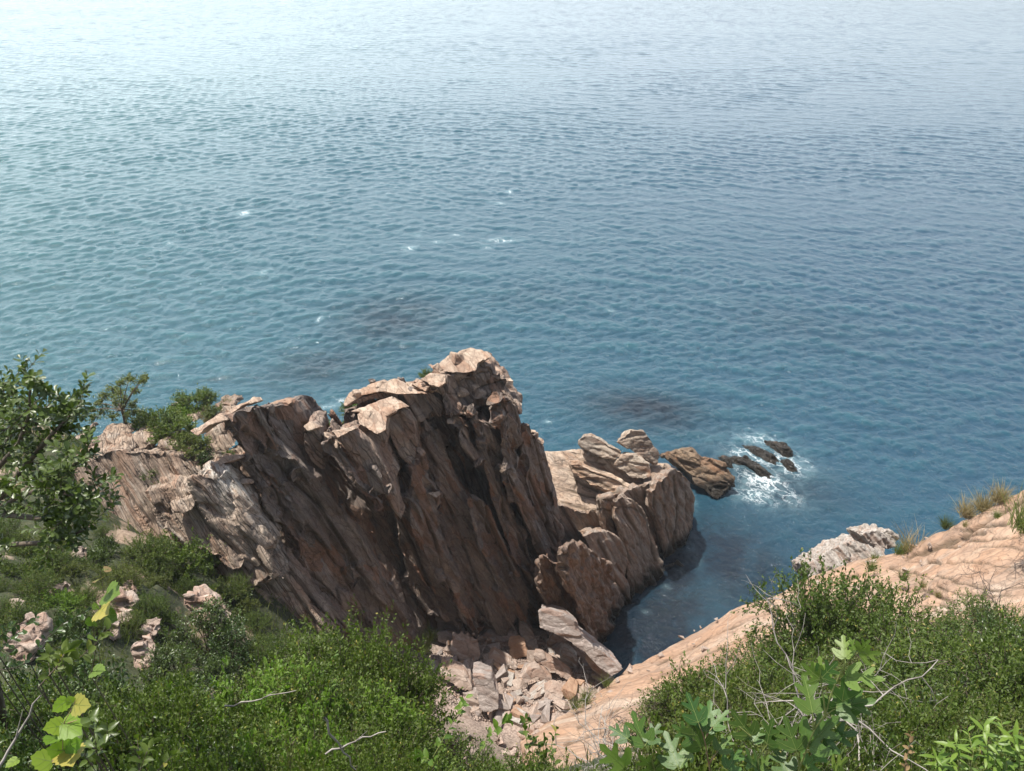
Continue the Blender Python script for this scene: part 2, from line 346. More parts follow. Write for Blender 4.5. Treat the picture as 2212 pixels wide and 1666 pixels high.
def build_haze():
    V = [(x, y, z) for z in (-14, 34) for y in (-60, 900) for x in (-900, 900)]
    me = mesh_np('haze', V, [[(0, 2, 3, 1), (4, 5, 7, 6), (0, 1, 5, 4), (2, 6, 7, 3), (0, 4, 6, 2), (1, 3, 7, 5)]])
    m = bpy.data.materials.new('haze_air'); m.use_nodes = True; t = m.node_tree; t.nodes.remove(t.nodes['Principled BSDF'])
    v = t.nodes.new('ShaderNodeVolumePrincipled'); v.inputs['Color'].default_value = (.93, .97, 1, 1); v.inputs['Density'].default_value = HAZE; v.inputs['Anisotropy'].default_value = .2
    t.links.new(v.outputs[0], t.nodes['Material Output'].inputs['Volume'])
    tag(obj('haze', me, m), kind='stuff')
HAZE = .0006
build_haze()
# ------------------------------------------------------------------ rock masses
def uv_all(P):
    q = P - CAM; k = q @ FW; return 1106 + F * (q @ RT) / k, 833 - F * (q @ UP) / k
def rock_mesh(name, shells, voxel, fr, amp=1.0, seed=1, L=(6.0, 1.3, .46), pale=None, lines=None, step=.45, joints=1.0, ribs=1.0, plates=0):
    """shells: list of (verts, faces); they are merged, evenly re-meshed and broken up along the bedding."""
    bm = bmesh.new()
    for V, Fc in shells:
        vs = [bm.verts.new(tuple(p)) for p in V]
        for f in Fc:
            try: bm.faces.new([vs[i] for i in f])
            except ValueError: pass
    bmesh.ops.recalc_face_normals(bm, faces=bm.faces[:])
    m0 = bpy.data.meshes.new('tmp'); bm.to_mesh(m0); bm.free()
    o = bpy.data.objects.new('tmp', m0); col.objects.link(o)
    md = o.modifiers.new('r', 'REMESH'); md.mode = 'VOXEL'; md.voxel_size = voxel
    dg = bpy.context.evaluated_depsgraph_get(); me = bpy.data.meshes.new_from_object(o.evaluated_get(dg))
    bpy.data.objects.remove(o); bpy.data.meshes.remove(m0)
    n = len(me.vertices); co = np.empty(n * 3, np.float32); me.vertices.foreach_get('co', co); co = co.reshape(-1, 3).astype(float)
    nr = np.empty(n * 3, np.float32); me.vertices.foreach_get('normal', nr); nr = nr.reshape(-1, 3).astype(float)
    ne = len(me.edges); ed_ = np.empty(ne * 2, np.int32); me.edges.foreach_get('vertices', ed_); ed_ = ed_.reshape(-1, 2)
    deg = np.bincount(ed_.ravel(), minlength=n)[:, None]
    for _ in range(2):
        acc = np.stack([np.bincount(ed_[:, 0], co[ed_[:, 1], k], n) + np.bincount(ed_[:, 1], co[ed_[:, 0], k], n) for k in range(3)], 1)
        co = .5 * co + .5 * acc / np.maximum(deg, 1)
    for _ in range(3):
        acc = np.stack([np.bincount(ed_[:, 0], nr[ed_[:, 1], k], n) + np.bincount(ed_[:, 1], nr[ed_[:, 0], k], n) for k in range(3)], 1)
        nr = nr + acc / np.maximum(deg, 1); nr /= np.linalg.norm(nr, axis=1)[:, None] + 1e-9
    rel = co
    W = np.stack([vnoise(rel * .7, seed + 40), vnoise(rel * .7, seed + 41), vnoise(rel * .7, seed + 42)], 1)
    W2 = np.stack([vnoise(rel * 3, seed + 43), vnoise(rel * 3, seed + 44), vnoise(rel * 3, seed + 45)], 1)
    B = (rel + .04 * W + .012 * W2) @ fr.T
    Ls = np.array(L); d = 0
    for k, (s, a, tl) in enumerate(((1.0, .28, .9), (.42, .095, 1.15), (.15, .024, 1.1))):
        hid, loc, ed, hx = voro(B / np.maximum(Ls * s, 3.2 * voxel), seed + 10 * k)
        d = d + a * (hid - .62) + a * tl * ((loc * (hx - .5)).sum(1))
        if k < 2: d = d - a * .35 * joints * np.clip(1 - ed / max(.09, 2.2 * voxel / float(np.max([(Ls * s).min(), 3.2 * voxel]))), 0, 1) * (.5 if Ls.min() * s < .2 else 1)
    d = d + .015 * fbm(rel * 5, 3, seed)
    # fine ribs along the beds
    d = d + .016 * ribs * fbm(B / np.array([1.2, .5, max(.12, 2.6 * voxel)]), 1, seed + 3)
    jm = None
    if lines:                                   # long open cracks and ledges that follow traced lines
        u, v = uv_all(co); u = u + 2.6 * vnoise(co * 1.1, 7); v = v + 2.4 * vnoise(co * 1.3, 8) + 1.5 * vnoise(co * 5, 9); jm = np.zeros(n)
        for pts, wd, dp in lines:
            sd = np.full(n, 1e9)
            for (ax_, ay_), (bx_, by_) in zip(pts[:-1], pts[1:]):
                L2 = (bx_ - ax_) ** 2 + (by_ - ay_) ** 2; t = np.clip(((u - ax_) * (bx_ - ax_) + (v - ay_) * (by_ - ay_)) / L2, 0, 1)
                q = np.hypot(u - ax_ - t * (bx_ - ax_), v - ay_ - t * (by_ - ay_)) * np.where((v - ay_) * (bx_ - ax_) - (u - ax_) * (by_ - ay_) > 0, 1, -1)
                sd = np.where(np.abs(q) < np.abs(sd), q, sd)
            wv = .6 + .7 * np.clip(vnoise(co * .9, 12) + .6, 0, 1)
            wd = wd * (.7 if step > .6 else 1); gr = np.exp(-(sd / (wd * wv)) ** 2); jm = np.maximum(jm, gr * np.clip(wv, 0, 1)); d = d - (dp * gr * wv + dp * step * np.clip(1 - np.abs(sd - 16) / 16, 0, 1) * (sd > 0)) / amp
    for _ in range(2): d = .5 * d + .5 * (np.bincount(ed_[:, 0], d[ed_[:, 1]], n) + np.bincount(ed_[:, 1], d[ed_[:, 0]], n)) / np.maximum(deg[:, 0], 1)
    co = co + nr * (d * amp)[:, None]
    me.vertices.foreach_set('co', co.astype(np.float32).ravel()); me.polygons.foreach_set('use_smooth', np.zeros(len(me.polygons), bool)); me.update()
    me.name = name
    if jm is not None: attr(me, 'joint', jm)
    if pale is not None: attr(me, 'pale', pale(co))
    return me

_last = [None, None]
KX, KZ = .57, .23
def wall_c(p): return p[1] - KX * p[0] - KZ * p[2]
WALL0 = 22 + .57 - .23 * 13
def slab(poly, off=0.0, thick=3.0, kx=KX, kz=KZ, rise=0.0, shrink=.0, side=0.0, at=None):
    """poly traced in the photo, laid on the plane y = kx x + kz z + c, extruded backwards (rise = climb of the top per metre)."""
    if at is None: off, kx = off * 1.45, KX + (kx - KX) * 1.8
    _last[:] = [poly, (off, kx, kz, at)]
    uc, vc = np.mean([p[0] for p in poly]), np.mean([p[1] for p in poly])
    def on(u, v, a, b, c):
        d = ray(u, v); t = (c + b * 25) / (d[1] - a * d[0] - b * d[2]); return CAM + d * t
    pc = on(uc, vc, KX, KZ, WALL0 + off) if at is None else at_y(*at); c = pc[1] - kx * pc[0] - kz * pc[2]
    Fr = np.array([on(u, v, kx, kz, c) for u, v in poly]); n = len(Fr)
    e_ = math.atan2(25 - pc[2], math.hypot(pc[0], pc[1])); rise = (max(rise, 0) * 1.5 / thick - math.sin(e_)) / math.cos(e_)
    cen = Fr.mean(0); Bk = cen + (Fr - cen) * (1 - shrink) + np.array([side, 1, rise]) * thick
    V = np.concatenate([Fr, Bk]); Fc = [list(range(n)), list(range(2 * n - 1, n - 1, -1))] + [[i, (i + 1) % n, n + (i + 1) % n, n + i] for i in range(n)]
    return V, Fc

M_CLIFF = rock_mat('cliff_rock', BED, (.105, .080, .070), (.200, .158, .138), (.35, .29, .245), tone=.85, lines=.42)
M_CREST_LIT = rock_mat('sunlit_crest_rock', BED, (.24, .15, .11), (.42, .31, .235), (.62, .50, .39), stain_amt=.45, lichen=.15, lines=.22)  # tan crest rock, paled further to put the sun on the tops into colour
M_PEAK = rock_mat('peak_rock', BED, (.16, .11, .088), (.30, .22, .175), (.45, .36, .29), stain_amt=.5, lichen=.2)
cliff = empty('rock_cliff', (-2, 20, 2), 'tall brown cliff of steeply tilted rock slabs with a sunlit blocky crest', 'cliff')
def plates(poly, n, seed, off=0.0, kx=KX, kz=KZ, at=None, size=(.8, 2.6), out=(.0, .11)):
    """thin angular plates lying along the bedding on the face of a slab, merged into it"""
    g = np.random.default_rng(seed); us = [p[0] for p in poly]; vs = [p[1] for p in poly]; res = []; (V, _) = slab(poly, off / 1.45 if at is None else off, .5, KX + (kx - KX) / 1.8 if at is None else kx, kz, at=at); nf = len(poly)
    nn = np.array([kx, -1, kz]); nn /= np.linalg.norm(nn); cpl = V[0] @ nn; a1 = BED[0] - nn * (BED[0] @ nn); a1 /= np.linalg.norm(a1); a2 = np.cross(nn, a1)
    while len(res) < n:
        u, v = g.uniform(min(us), max(us)), g.uniform(min(vs), max(vs))
        if not inside((u, v), poly): continue
        d = ray(u, v); p = CAM + d * ((cpl - CAM @ nn) / (d @ nn)); L_, W_ = g.uniform(*size) * .5, g.uniform(.12, .42) * .5; o = g.uniform(*out); sk = g.uniform(-.8, .8, 4)
        base = [(-L_ * g.uniform(.7, 1), -W_), (L_ * g.uniform(.5, 1), -W_ * g.uniform(.5, 1)), (L_, W_ * g.uniform(.2, 1)), (-L_ * g.uniform(.6, 1), W_)]
        top = [p + a1 * x + a2 * y + nn * (o + .07 * sk[i]) for i, (x, y) in enumerate(base)]; bot = [p + a1 * x * .95 + a2 * y - nn * .4 for x, y in base]
        res.append((np.array(top + bot), [[0, 1, 2, 3], [7, 6, 5, 4]] + [[i, 4 + i, 4 + (i + 1) % 4, (i + 1) % 4] for i in range(4)]))
    return res
def inside(p, poly):
    r = False; j = len(poly) - 1
    for i in range(len(poly)):
        (xi, yi), (xj, yj) = poly[i], poly[j]
        if (yi > p[1]) != (yj > p[1]) and p[0] < (xj - xi) * (p[1] - yi) / (yj - yi) + xi: r = not r
        j = i
    return r
q2 = lambda *p: Q(2, *p)
CRACKS = [(q2((560, 490), (600, 640), (660, 760), (720, 860), (800, 1040), (900, 1300), (960, 1500)), 3.2, .22), (q2((735, 470), (790, 600), (830, 700), (880, 860), (960, 1000), (1010, 1150)), 3, .20), (q2((820, 620), (900, 720), (940, 850), (970, 1000), (1040, 1150), (1100, 1300)), 3.4, .24),
          (q2((985, 340), (1010, 420), (1035, 560), (1080, 800), (1160, 1000), (1220, 1150)), 3, .2), (q2((1060, 300), (1100, 430), (1115, 560), (1150, 700)), 2.6, .16), (q2((940, 560), (975, 700), (1030, 900), (1100, 1050), (1190, 1250)), 2.8, .18), (q2((600, 900), (640, 980), (700, 1150), (760, 1330), (800, 1480)), 3, .2),
          (q2((480, 800), (510, 980), (560, 1100), (640, 1290), (700, 1420)), 3, .2), (q2((320, 920), (400, 1050), (480, 1200), (560, 1370), (620, 1520)), 3, .18), (q2((180, 640), (270, 790), (310, 920)), 2.6, .14), (q2((190, 620), (330, 760), (400, 880)), 2.2, .12), (q2((0, 760), (100, 900), (200, 1080), (330, 1300), (430, 1480)), 2.8, .16), (q2((60, 1050), (160, 1180), (270, 1360), (330, 1480)), 2.6, .14),
          (q2((580, 500), (690, 470)), 2.4, .1), (q2((735, 465), (860, 470), (940, 420)), 2.6, .12), (q2((210, 740), (300, 800), (430, 880)), 2, .08), (q2((640, 860), (720, 840), (830, 1000)), 2, .08), (q2((760, 1100), (860, 1080), (900, 1150)), 2, .07), (q2((1010, 700), (1090, 740)), 2, .08), (q2((1130, 560), (1180, 760), (1260, 1000), (1300, 1130)), 2.6, .14), (q2((1190, 560), (1230, 720), (1290, 930)), 2.4, .12),
          (Q(1, (1190, 280), (1240, 450), (1330, 560), (1480, 700), (1560, 830), (1640, 960)), 3, .18), (Q(1, (1110, 340), (1160, 500), (1260, 640), (1310, 760), (1350, 900)), 2.8, .16), (Q(1, (1250, 820), (1300, 900), (1420, 1050), (1550, 1200)), 2.8, .16), (Q(1, (1040, 250), (1090, 400), (1150, 560)), 2.4, .12), (Q(1, (1140, 600), (1310, 640)), 2, .08), (Q(1, (1410, 850), (1490, 880), (1540, 960)), 2, .08),
          (Q(9, (750, 480), (770, 620), (760, 780)), 2.2, .12), (Q(9, (900, 560), (960, 660), (1060, 760), (1190, 900)), 2.2, .12), (Q(9, (1030, 480), (1020, 560), (1060, 700), (1150, 800)), 3, .18), (Q(9, (1120, 520), (1280, 490), (1260, 560)), 2, .09), (Q(9, (1120, 670), (1270, 640), (1420, 600)), 2, .09), (Q(9, (1190, 870), (1310, 890)), 2, .1), (Q(9, (975, 740), (985, 980)), 1.8, .1), (Q(9, (760, 740), (960, 760), (1050, 740)), 1.8, .08), (Q(9, (1400, 500), (1430, 700), (1440, 900)), 2.2, .12)]
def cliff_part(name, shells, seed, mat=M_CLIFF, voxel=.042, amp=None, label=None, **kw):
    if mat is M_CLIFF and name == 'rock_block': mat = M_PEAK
    if mat is M_CLIFF and name == 'peak': mat = M_CREST_LIT
    if name == 'rock_block': kw.setdefault('L', (1.1, .8, .6))
    if amp is None: amp = .34 if name == 'rock_block' else .75
    if not isinstance(shells, list): shells = [shells]
    if name in ('rock_slab', 'rock_wall'):
        poly, a = _last[0], _last[1]; ar = abs(sum(poly[i - 1][0] * poly[i][1] - poly[i][0] * poly[i - 1][1] for i in range(len(poly)))) / 2
        shells = shells + plates(poly, int(ar / 1900), seed + 5, *a)
    if name in ('rock_slab', 'rock_wall', 'rock_face'): kw.setdefault('lines', CRACKS); kw.setdefault('step', .9)
    me = rock_mesh(name, shells, voxel, BED, amp, seed, **kw)
    o = obj(name, me, mat, cliff); o.matrix_parent_inverse = Matrix.Translation(-cliff.location)
    if label: o['label'] = label
    return o
# back wall the slabs lean on
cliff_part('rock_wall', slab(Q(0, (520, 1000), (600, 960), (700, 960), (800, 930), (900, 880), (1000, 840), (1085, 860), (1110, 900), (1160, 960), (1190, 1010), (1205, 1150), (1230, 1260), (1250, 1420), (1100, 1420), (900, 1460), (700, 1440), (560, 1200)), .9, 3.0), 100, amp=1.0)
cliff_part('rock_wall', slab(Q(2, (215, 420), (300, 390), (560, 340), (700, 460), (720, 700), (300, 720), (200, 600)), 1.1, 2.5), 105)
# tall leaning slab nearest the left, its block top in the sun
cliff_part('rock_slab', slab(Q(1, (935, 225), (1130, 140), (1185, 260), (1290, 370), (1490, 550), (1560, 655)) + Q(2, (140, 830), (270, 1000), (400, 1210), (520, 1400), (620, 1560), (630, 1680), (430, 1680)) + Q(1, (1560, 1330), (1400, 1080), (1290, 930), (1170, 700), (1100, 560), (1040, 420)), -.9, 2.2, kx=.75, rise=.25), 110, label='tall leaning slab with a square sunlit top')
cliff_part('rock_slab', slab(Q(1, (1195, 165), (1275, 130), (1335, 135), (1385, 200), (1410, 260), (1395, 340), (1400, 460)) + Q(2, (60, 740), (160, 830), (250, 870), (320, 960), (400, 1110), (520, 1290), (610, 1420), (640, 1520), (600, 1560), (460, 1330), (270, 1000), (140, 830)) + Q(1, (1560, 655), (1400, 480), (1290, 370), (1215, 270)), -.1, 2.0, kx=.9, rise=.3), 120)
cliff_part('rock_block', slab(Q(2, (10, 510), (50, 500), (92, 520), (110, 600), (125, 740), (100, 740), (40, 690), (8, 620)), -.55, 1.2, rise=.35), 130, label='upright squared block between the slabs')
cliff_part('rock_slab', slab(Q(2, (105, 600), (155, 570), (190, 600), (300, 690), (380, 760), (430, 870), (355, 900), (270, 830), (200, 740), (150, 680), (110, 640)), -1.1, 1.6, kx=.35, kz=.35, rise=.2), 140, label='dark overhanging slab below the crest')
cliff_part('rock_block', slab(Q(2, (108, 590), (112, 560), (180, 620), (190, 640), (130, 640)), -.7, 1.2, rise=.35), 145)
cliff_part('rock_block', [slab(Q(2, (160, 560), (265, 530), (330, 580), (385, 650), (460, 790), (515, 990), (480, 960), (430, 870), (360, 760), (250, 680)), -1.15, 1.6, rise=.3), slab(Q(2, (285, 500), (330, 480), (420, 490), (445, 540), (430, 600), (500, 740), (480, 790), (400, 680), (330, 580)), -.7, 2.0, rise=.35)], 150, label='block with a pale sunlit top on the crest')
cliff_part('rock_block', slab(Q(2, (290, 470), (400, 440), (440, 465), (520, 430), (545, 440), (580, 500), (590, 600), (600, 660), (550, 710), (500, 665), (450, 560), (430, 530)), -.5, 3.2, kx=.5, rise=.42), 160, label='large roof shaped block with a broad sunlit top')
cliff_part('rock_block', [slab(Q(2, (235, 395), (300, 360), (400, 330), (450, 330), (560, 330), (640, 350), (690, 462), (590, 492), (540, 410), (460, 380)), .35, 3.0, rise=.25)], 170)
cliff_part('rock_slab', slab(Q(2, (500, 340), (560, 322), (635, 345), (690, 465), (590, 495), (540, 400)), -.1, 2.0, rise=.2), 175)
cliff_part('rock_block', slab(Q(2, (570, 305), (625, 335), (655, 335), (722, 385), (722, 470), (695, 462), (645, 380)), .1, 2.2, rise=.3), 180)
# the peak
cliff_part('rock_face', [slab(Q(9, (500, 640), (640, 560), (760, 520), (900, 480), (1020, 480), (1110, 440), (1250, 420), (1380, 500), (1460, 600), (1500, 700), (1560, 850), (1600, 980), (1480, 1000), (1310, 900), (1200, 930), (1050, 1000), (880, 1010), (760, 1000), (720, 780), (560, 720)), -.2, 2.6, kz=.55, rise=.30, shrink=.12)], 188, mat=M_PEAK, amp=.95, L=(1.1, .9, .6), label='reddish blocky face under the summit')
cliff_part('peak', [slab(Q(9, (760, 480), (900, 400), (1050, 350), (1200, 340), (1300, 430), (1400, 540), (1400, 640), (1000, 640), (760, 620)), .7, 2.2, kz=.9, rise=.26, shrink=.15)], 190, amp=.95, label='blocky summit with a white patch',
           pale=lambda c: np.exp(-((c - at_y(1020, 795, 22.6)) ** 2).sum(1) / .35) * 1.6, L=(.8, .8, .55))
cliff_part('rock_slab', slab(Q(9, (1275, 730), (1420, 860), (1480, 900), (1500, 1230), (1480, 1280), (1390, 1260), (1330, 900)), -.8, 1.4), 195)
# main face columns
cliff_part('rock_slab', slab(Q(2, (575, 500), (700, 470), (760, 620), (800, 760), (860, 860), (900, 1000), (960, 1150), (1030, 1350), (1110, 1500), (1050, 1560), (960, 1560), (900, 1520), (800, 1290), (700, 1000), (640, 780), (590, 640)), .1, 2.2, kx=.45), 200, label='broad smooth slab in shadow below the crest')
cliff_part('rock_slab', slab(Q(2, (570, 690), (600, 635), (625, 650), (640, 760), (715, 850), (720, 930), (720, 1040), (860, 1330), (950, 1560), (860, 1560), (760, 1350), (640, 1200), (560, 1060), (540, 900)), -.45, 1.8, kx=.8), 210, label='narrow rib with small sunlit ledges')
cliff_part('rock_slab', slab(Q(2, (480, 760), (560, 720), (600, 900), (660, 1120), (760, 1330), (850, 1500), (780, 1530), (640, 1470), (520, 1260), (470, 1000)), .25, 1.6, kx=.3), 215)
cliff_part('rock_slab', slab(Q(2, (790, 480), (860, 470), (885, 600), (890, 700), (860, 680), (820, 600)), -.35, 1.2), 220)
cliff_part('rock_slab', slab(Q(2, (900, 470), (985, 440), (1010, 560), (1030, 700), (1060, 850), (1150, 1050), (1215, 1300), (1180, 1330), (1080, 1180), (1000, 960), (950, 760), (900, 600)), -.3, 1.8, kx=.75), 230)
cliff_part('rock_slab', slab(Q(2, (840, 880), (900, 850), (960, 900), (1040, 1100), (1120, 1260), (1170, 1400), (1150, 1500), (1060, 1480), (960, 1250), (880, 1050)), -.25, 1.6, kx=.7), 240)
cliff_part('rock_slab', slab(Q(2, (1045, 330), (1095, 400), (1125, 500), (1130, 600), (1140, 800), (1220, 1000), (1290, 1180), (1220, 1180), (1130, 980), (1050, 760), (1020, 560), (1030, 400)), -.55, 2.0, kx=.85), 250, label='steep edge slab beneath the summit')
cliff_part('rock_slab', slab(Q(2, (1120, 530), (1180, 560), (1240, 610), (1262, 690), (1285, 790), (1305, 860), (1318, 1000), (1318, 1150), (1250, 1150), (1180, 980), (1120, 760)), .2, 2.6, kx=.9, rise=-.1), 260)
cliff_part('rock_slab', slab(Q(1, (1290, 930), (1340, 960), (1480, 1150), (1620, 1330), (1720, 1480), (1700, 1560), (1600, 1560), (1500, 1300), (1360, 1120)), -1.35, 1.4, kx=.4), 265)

# flat broken tops of the columns, tilted a little towards the slope, coloured paler to look sunlit
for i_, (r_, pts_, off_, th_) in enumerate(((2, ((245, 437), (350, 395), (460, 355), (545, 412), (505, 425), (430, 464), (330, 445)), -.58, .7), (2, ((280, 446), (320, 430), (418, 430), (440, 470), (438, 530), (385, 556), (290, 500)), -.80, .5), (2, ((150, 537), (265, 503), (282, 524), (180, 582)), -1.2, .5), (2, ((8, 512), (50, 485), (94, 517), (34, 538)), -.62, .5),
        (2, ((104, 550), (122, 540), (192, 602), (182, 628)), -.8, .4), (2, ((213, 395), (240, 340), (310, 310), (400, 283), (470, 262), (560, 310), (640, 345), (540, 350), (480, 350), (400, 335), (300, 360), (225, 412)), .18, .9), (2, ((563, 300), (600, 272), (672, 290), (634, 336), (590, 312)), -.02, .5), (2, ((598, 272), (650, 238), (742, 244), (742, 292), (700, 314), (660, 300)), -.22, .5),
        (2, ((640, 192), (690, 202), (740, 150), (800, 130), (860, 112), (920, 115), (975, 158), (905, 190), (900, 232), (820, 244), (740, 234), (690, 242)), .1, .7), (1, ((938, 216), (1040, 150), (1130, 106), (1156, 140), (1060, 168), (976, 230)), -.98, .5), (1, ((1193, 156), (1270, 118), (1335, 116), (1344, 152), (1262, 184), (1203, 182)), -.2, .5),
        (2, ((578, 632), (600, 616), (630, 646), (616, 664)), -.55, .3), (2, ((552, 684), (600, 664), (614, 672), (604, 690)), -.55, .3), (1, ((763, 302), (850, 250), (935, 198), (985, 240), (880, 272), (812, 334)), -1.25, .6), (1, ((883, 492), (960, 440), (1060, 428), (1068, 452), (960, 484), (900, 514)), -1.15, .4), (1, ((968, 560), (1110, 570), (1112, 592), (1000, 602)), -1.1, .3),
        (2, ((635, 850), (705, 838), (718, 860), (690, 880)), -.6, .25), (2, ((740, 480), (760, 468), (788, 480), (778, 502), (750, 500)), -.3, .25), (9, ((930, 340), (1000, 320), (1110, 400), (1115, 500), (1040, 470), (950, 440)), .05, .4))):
    cliff_part('rock_ledge', slab(Q(r_, *pts_), off_, th_, kx=.2, kz=2.1), 230 + i_, mat=M_CREST_LIT, voxel=.034, amp=.22, L=(.9, .6, .5))
# small angular blocks that step along the crest
def crest_blocks(paths, seed, Yoff, parent, mat, n_per=.042, size=(.25, .6), name='rock_block'):
    g = np.random.default_rng(seed); M = {}
    for r, pts, off, jit in paths:
        pp = Q(r, *pts)
        for (a, b) in zip(pp[:-1], pp[1:]):
            for _ in range(max(1, int(math.hypot(b[0] - a[0], b[1] - a[1]) * n_per))):
                t = g.random(); u = a[0] + (b[0] - a[0]) * t + g.normal(0, 2); v = a[1] + (b[1] - a[1]) * t + g.uniform(-2, jit)
                c = WALL0 + off + .12; d = ray(u, v); p = CAM + d * ((c + KZ * 25) / (d[1] - KX * d[0] - KZ * d[2]))
                s = g.uniform(*size); hx, hy, hz = s * g.uniform(.7, 1.3), s * g.uniform(.6, 1.1), s * g.uniform(.45, .9)
                V = np.array([(x * g.uniform(.45, 1), y * g.uniform(.45, 1), z * g.uniform(.6, 1)) for x in (-1, 1) for y in (-1, 1) for z in (-1, 1)]) * .5 * np.array([hx, hy, hz])
                Rm = np.array(Euler((g.normal(0, .2), .40 + g.normal(0, .2), g.normal(.25, .35))).to_matrix()); V = V @ Rm.T
                bm = bmesh.new(); vs = [bm.verts.new(tuple(q)) for q in V]
                bmesh.ops.convex_hull(bm, input=vs); bmesh.ops.dissolve_limit(bm, angle_limit=R(4), verts=bm.verts[:], edges=bm.edges[:])
                bmesh.ops.bevel(bm, geom=bm.edges[:], offset=.018, segments=1, affect='EDGES'); bmesh.ops.triangulate(bm, faces=bm.faces[:]); bmesh.ops.subdivide_edges(bm, edges=bm.edges[:], cuts=2)
                me = bpy.data.meshes.new(name); bm.to_mesh(me); bm.free(); p = p - np.array([0, -.1, .42 * hz]); co = np.array([q.co for q in me.vertices]) + p
                co = co + .05 * fbm(co * 5, 3, seed)[:, None] * (co - p) / (np.linalg.norm(co - p, axis=1)[:, None] + 1e-6)
                me.vertices.foreach_set('co', co.astype(np.float32).ravel()); me.update()
                o = obj(name, me, mat, parent); o.matrix_parent_inverse = Matrix.Translation(-parent.location)
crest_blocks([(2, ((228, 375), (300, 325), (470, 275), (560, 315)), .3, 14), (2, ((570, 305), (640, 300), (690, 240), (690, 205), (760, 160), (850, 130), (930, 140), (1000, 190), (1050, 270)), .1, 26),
              (2, ((640, 250), (800, 220), (900, 230)), .0, 30), (2, ((700, 320), (860, 290), (980, 300)), -.15, 30), (2, ((1050, 280), (1100, 400), (1130, 490), (1240, 600)), .3, 10)], 77, .0, cliff, M_CREST_LIT)

# low buttress running down to the water
M_BUT = rock_mat('buttress_rock', frame((.42, -.2, -.88), (.25, -.95, .2)), (.09, .06, .048), (.20, .14, .11), (.40, .31, .245), L=(.6, .25, .09))
def mass(name, shells, seed, mat, label, cat='rock', voxel=.055, fr=BED, amp=1.0, **kw):
    me = rock_mesh(name, shells, voxel, fr, amp, seed, **kw); c = [me.vertices[0].co.copy()]
    o = obj(name, me, mat); tag(o, label, cat); return o
mass('rock_buttress', [slab(Q(2, (1215, 1180), (1260, 1150), (1330, 1250), (1400, 1290), (1470, 1480), (1540, 1620), (1590, 1720), (1500, 1700), (1380, 1560), (1260, 1430), (1210, 1330)), -1.3, 2.4, kx=1.0),
     slab(Q(2, (1330, 1130), (1400, 1090), (1455, 1110), (1560, 1190), (1610, 1260), (1650, 1370), (1665, 1520), (1640, 1640), (1600, 1700), (1500, 1690), (1400, 1400), (1330, 1280)), -1.2, 2.0, kx=1.5, rise=.1)], 300, M_BUT,
     'low splintered brown buttress between the tall cliff and the dark inlet', L=(1.2, .6, .22))
# ------------------------------------------------------------------ ridge with the white rib, on the left
M_RIDGE = rock_mat('ridge_rock', BED, (.17, .12, .09), (.30, .22, .165), (.50, .40, .31), pale=(.62, .57, .50), pale_amt=.35, L=(.9, .4, .12))
def rib_pale(c):
    a = at_y(470, 1030, 16.2); b = at_y(570, 1215, 16.3); ab = b - a; t = np.clip(((c - a) @ ab) / (ab @ ab), 0, 1)
    return 1.3 * np.exp(-((c - a - t[:, None] * ab) ** 2).sum(1) / .42)
ridge = empty('rock_ridge', (-9, 16, 8), 'lit brown rock ridge with a long white quartz rib beside the tall cliff', 'rock ridge')
def ridge_part(name, shells, seed, label=None, mat=M_RIDGE, **kw):
    if not isinstance(shells, list): shells = [shells]
    kw.setdefault('L', (1.6, .8, .3)); kw.setdefault('voxel', .038)
    vx = kw.pop('voxel'); me = rock_mesh(name, shells, vx, BED, kw.pop('amp', .6), seed, pale=rib_pale, **kw)
    o = obj(name, me, mat, ridge); o.matrix_parent_inverse = Matrix.Translation(-ridge.location)
    if label: o['label'] = label
ridge_part('rock_wall', slab(Q(1, (-260, 560), (0, 520), (140, 440), (260, 400), (420, 400), (600, 400), (720, 440), (860, 520), (950, 600), (1040, 760), (1130, 900), (1200, 1000), (1240, 1150), (1100, 1180), (980, 1120), (830, 1100), (550, 1050), (300, 1000), (-260, 900)), kx=.2, kz=.8, at=(420, 1080, 15.9), thick=3.0, rise=.12), 400, L=(3.0, 1.2, .35), amp=.75)
ridge_part('quartz_rib', slab(Q(1, (760, 570), (840, 530), (940, 560), (1000, 660), (1080, 760), (1110, 860), (1190, 980), (1170, 1050), (1100, 1090), (1000, 980), (890, 840), (800, 700)), kx=.7, kz=.5, at=(490, 1090, 15.5), thick=1.6, rise=.4), 410, label='pale rib streaked with white quartz')
ridge_part('rock_slab', slab(Q(1, (520, 640), (640, 600), (780, 640), (860, 780), (960, 920), (1060, 1080), (1000, 1080), (860, 990), (740, 960), (600, 840)), kx=.25, kz=.75, at=(400, 1110, 15.2), thick=1.2, rise=.3), 415)
ridge_part('overhang', slab(Q(1, (1010, 1020), (1080, 1060), (1180, 960), (1260, 1050), (1400, 1230), (1540, 1425), (1530, 1470), (1400, 1450), (1230, 1380), (1130, 1260), (1060, 1120)), kx=.75, kz=.7, at=(600, 1260, 15.7), thick=2.0, rise=.2), 420, label='smooth undercut nose of the ridge')
ridge_part('rock_slab', slab(Q(1, (880, 480), (960, 450), (1060, 450), (1110, 580), (1180, 740), (1300, 1000), (1420, 1180), (1500, 1330), (1560, 1460), (1500, 1420), (1380, 1230), (1240, 1060), (1190, 930), (1100, 750), (1000, 620)), -.65, 1.8, kx=.5, rise=.45), 430, label='slab between the white rib and the cliff')
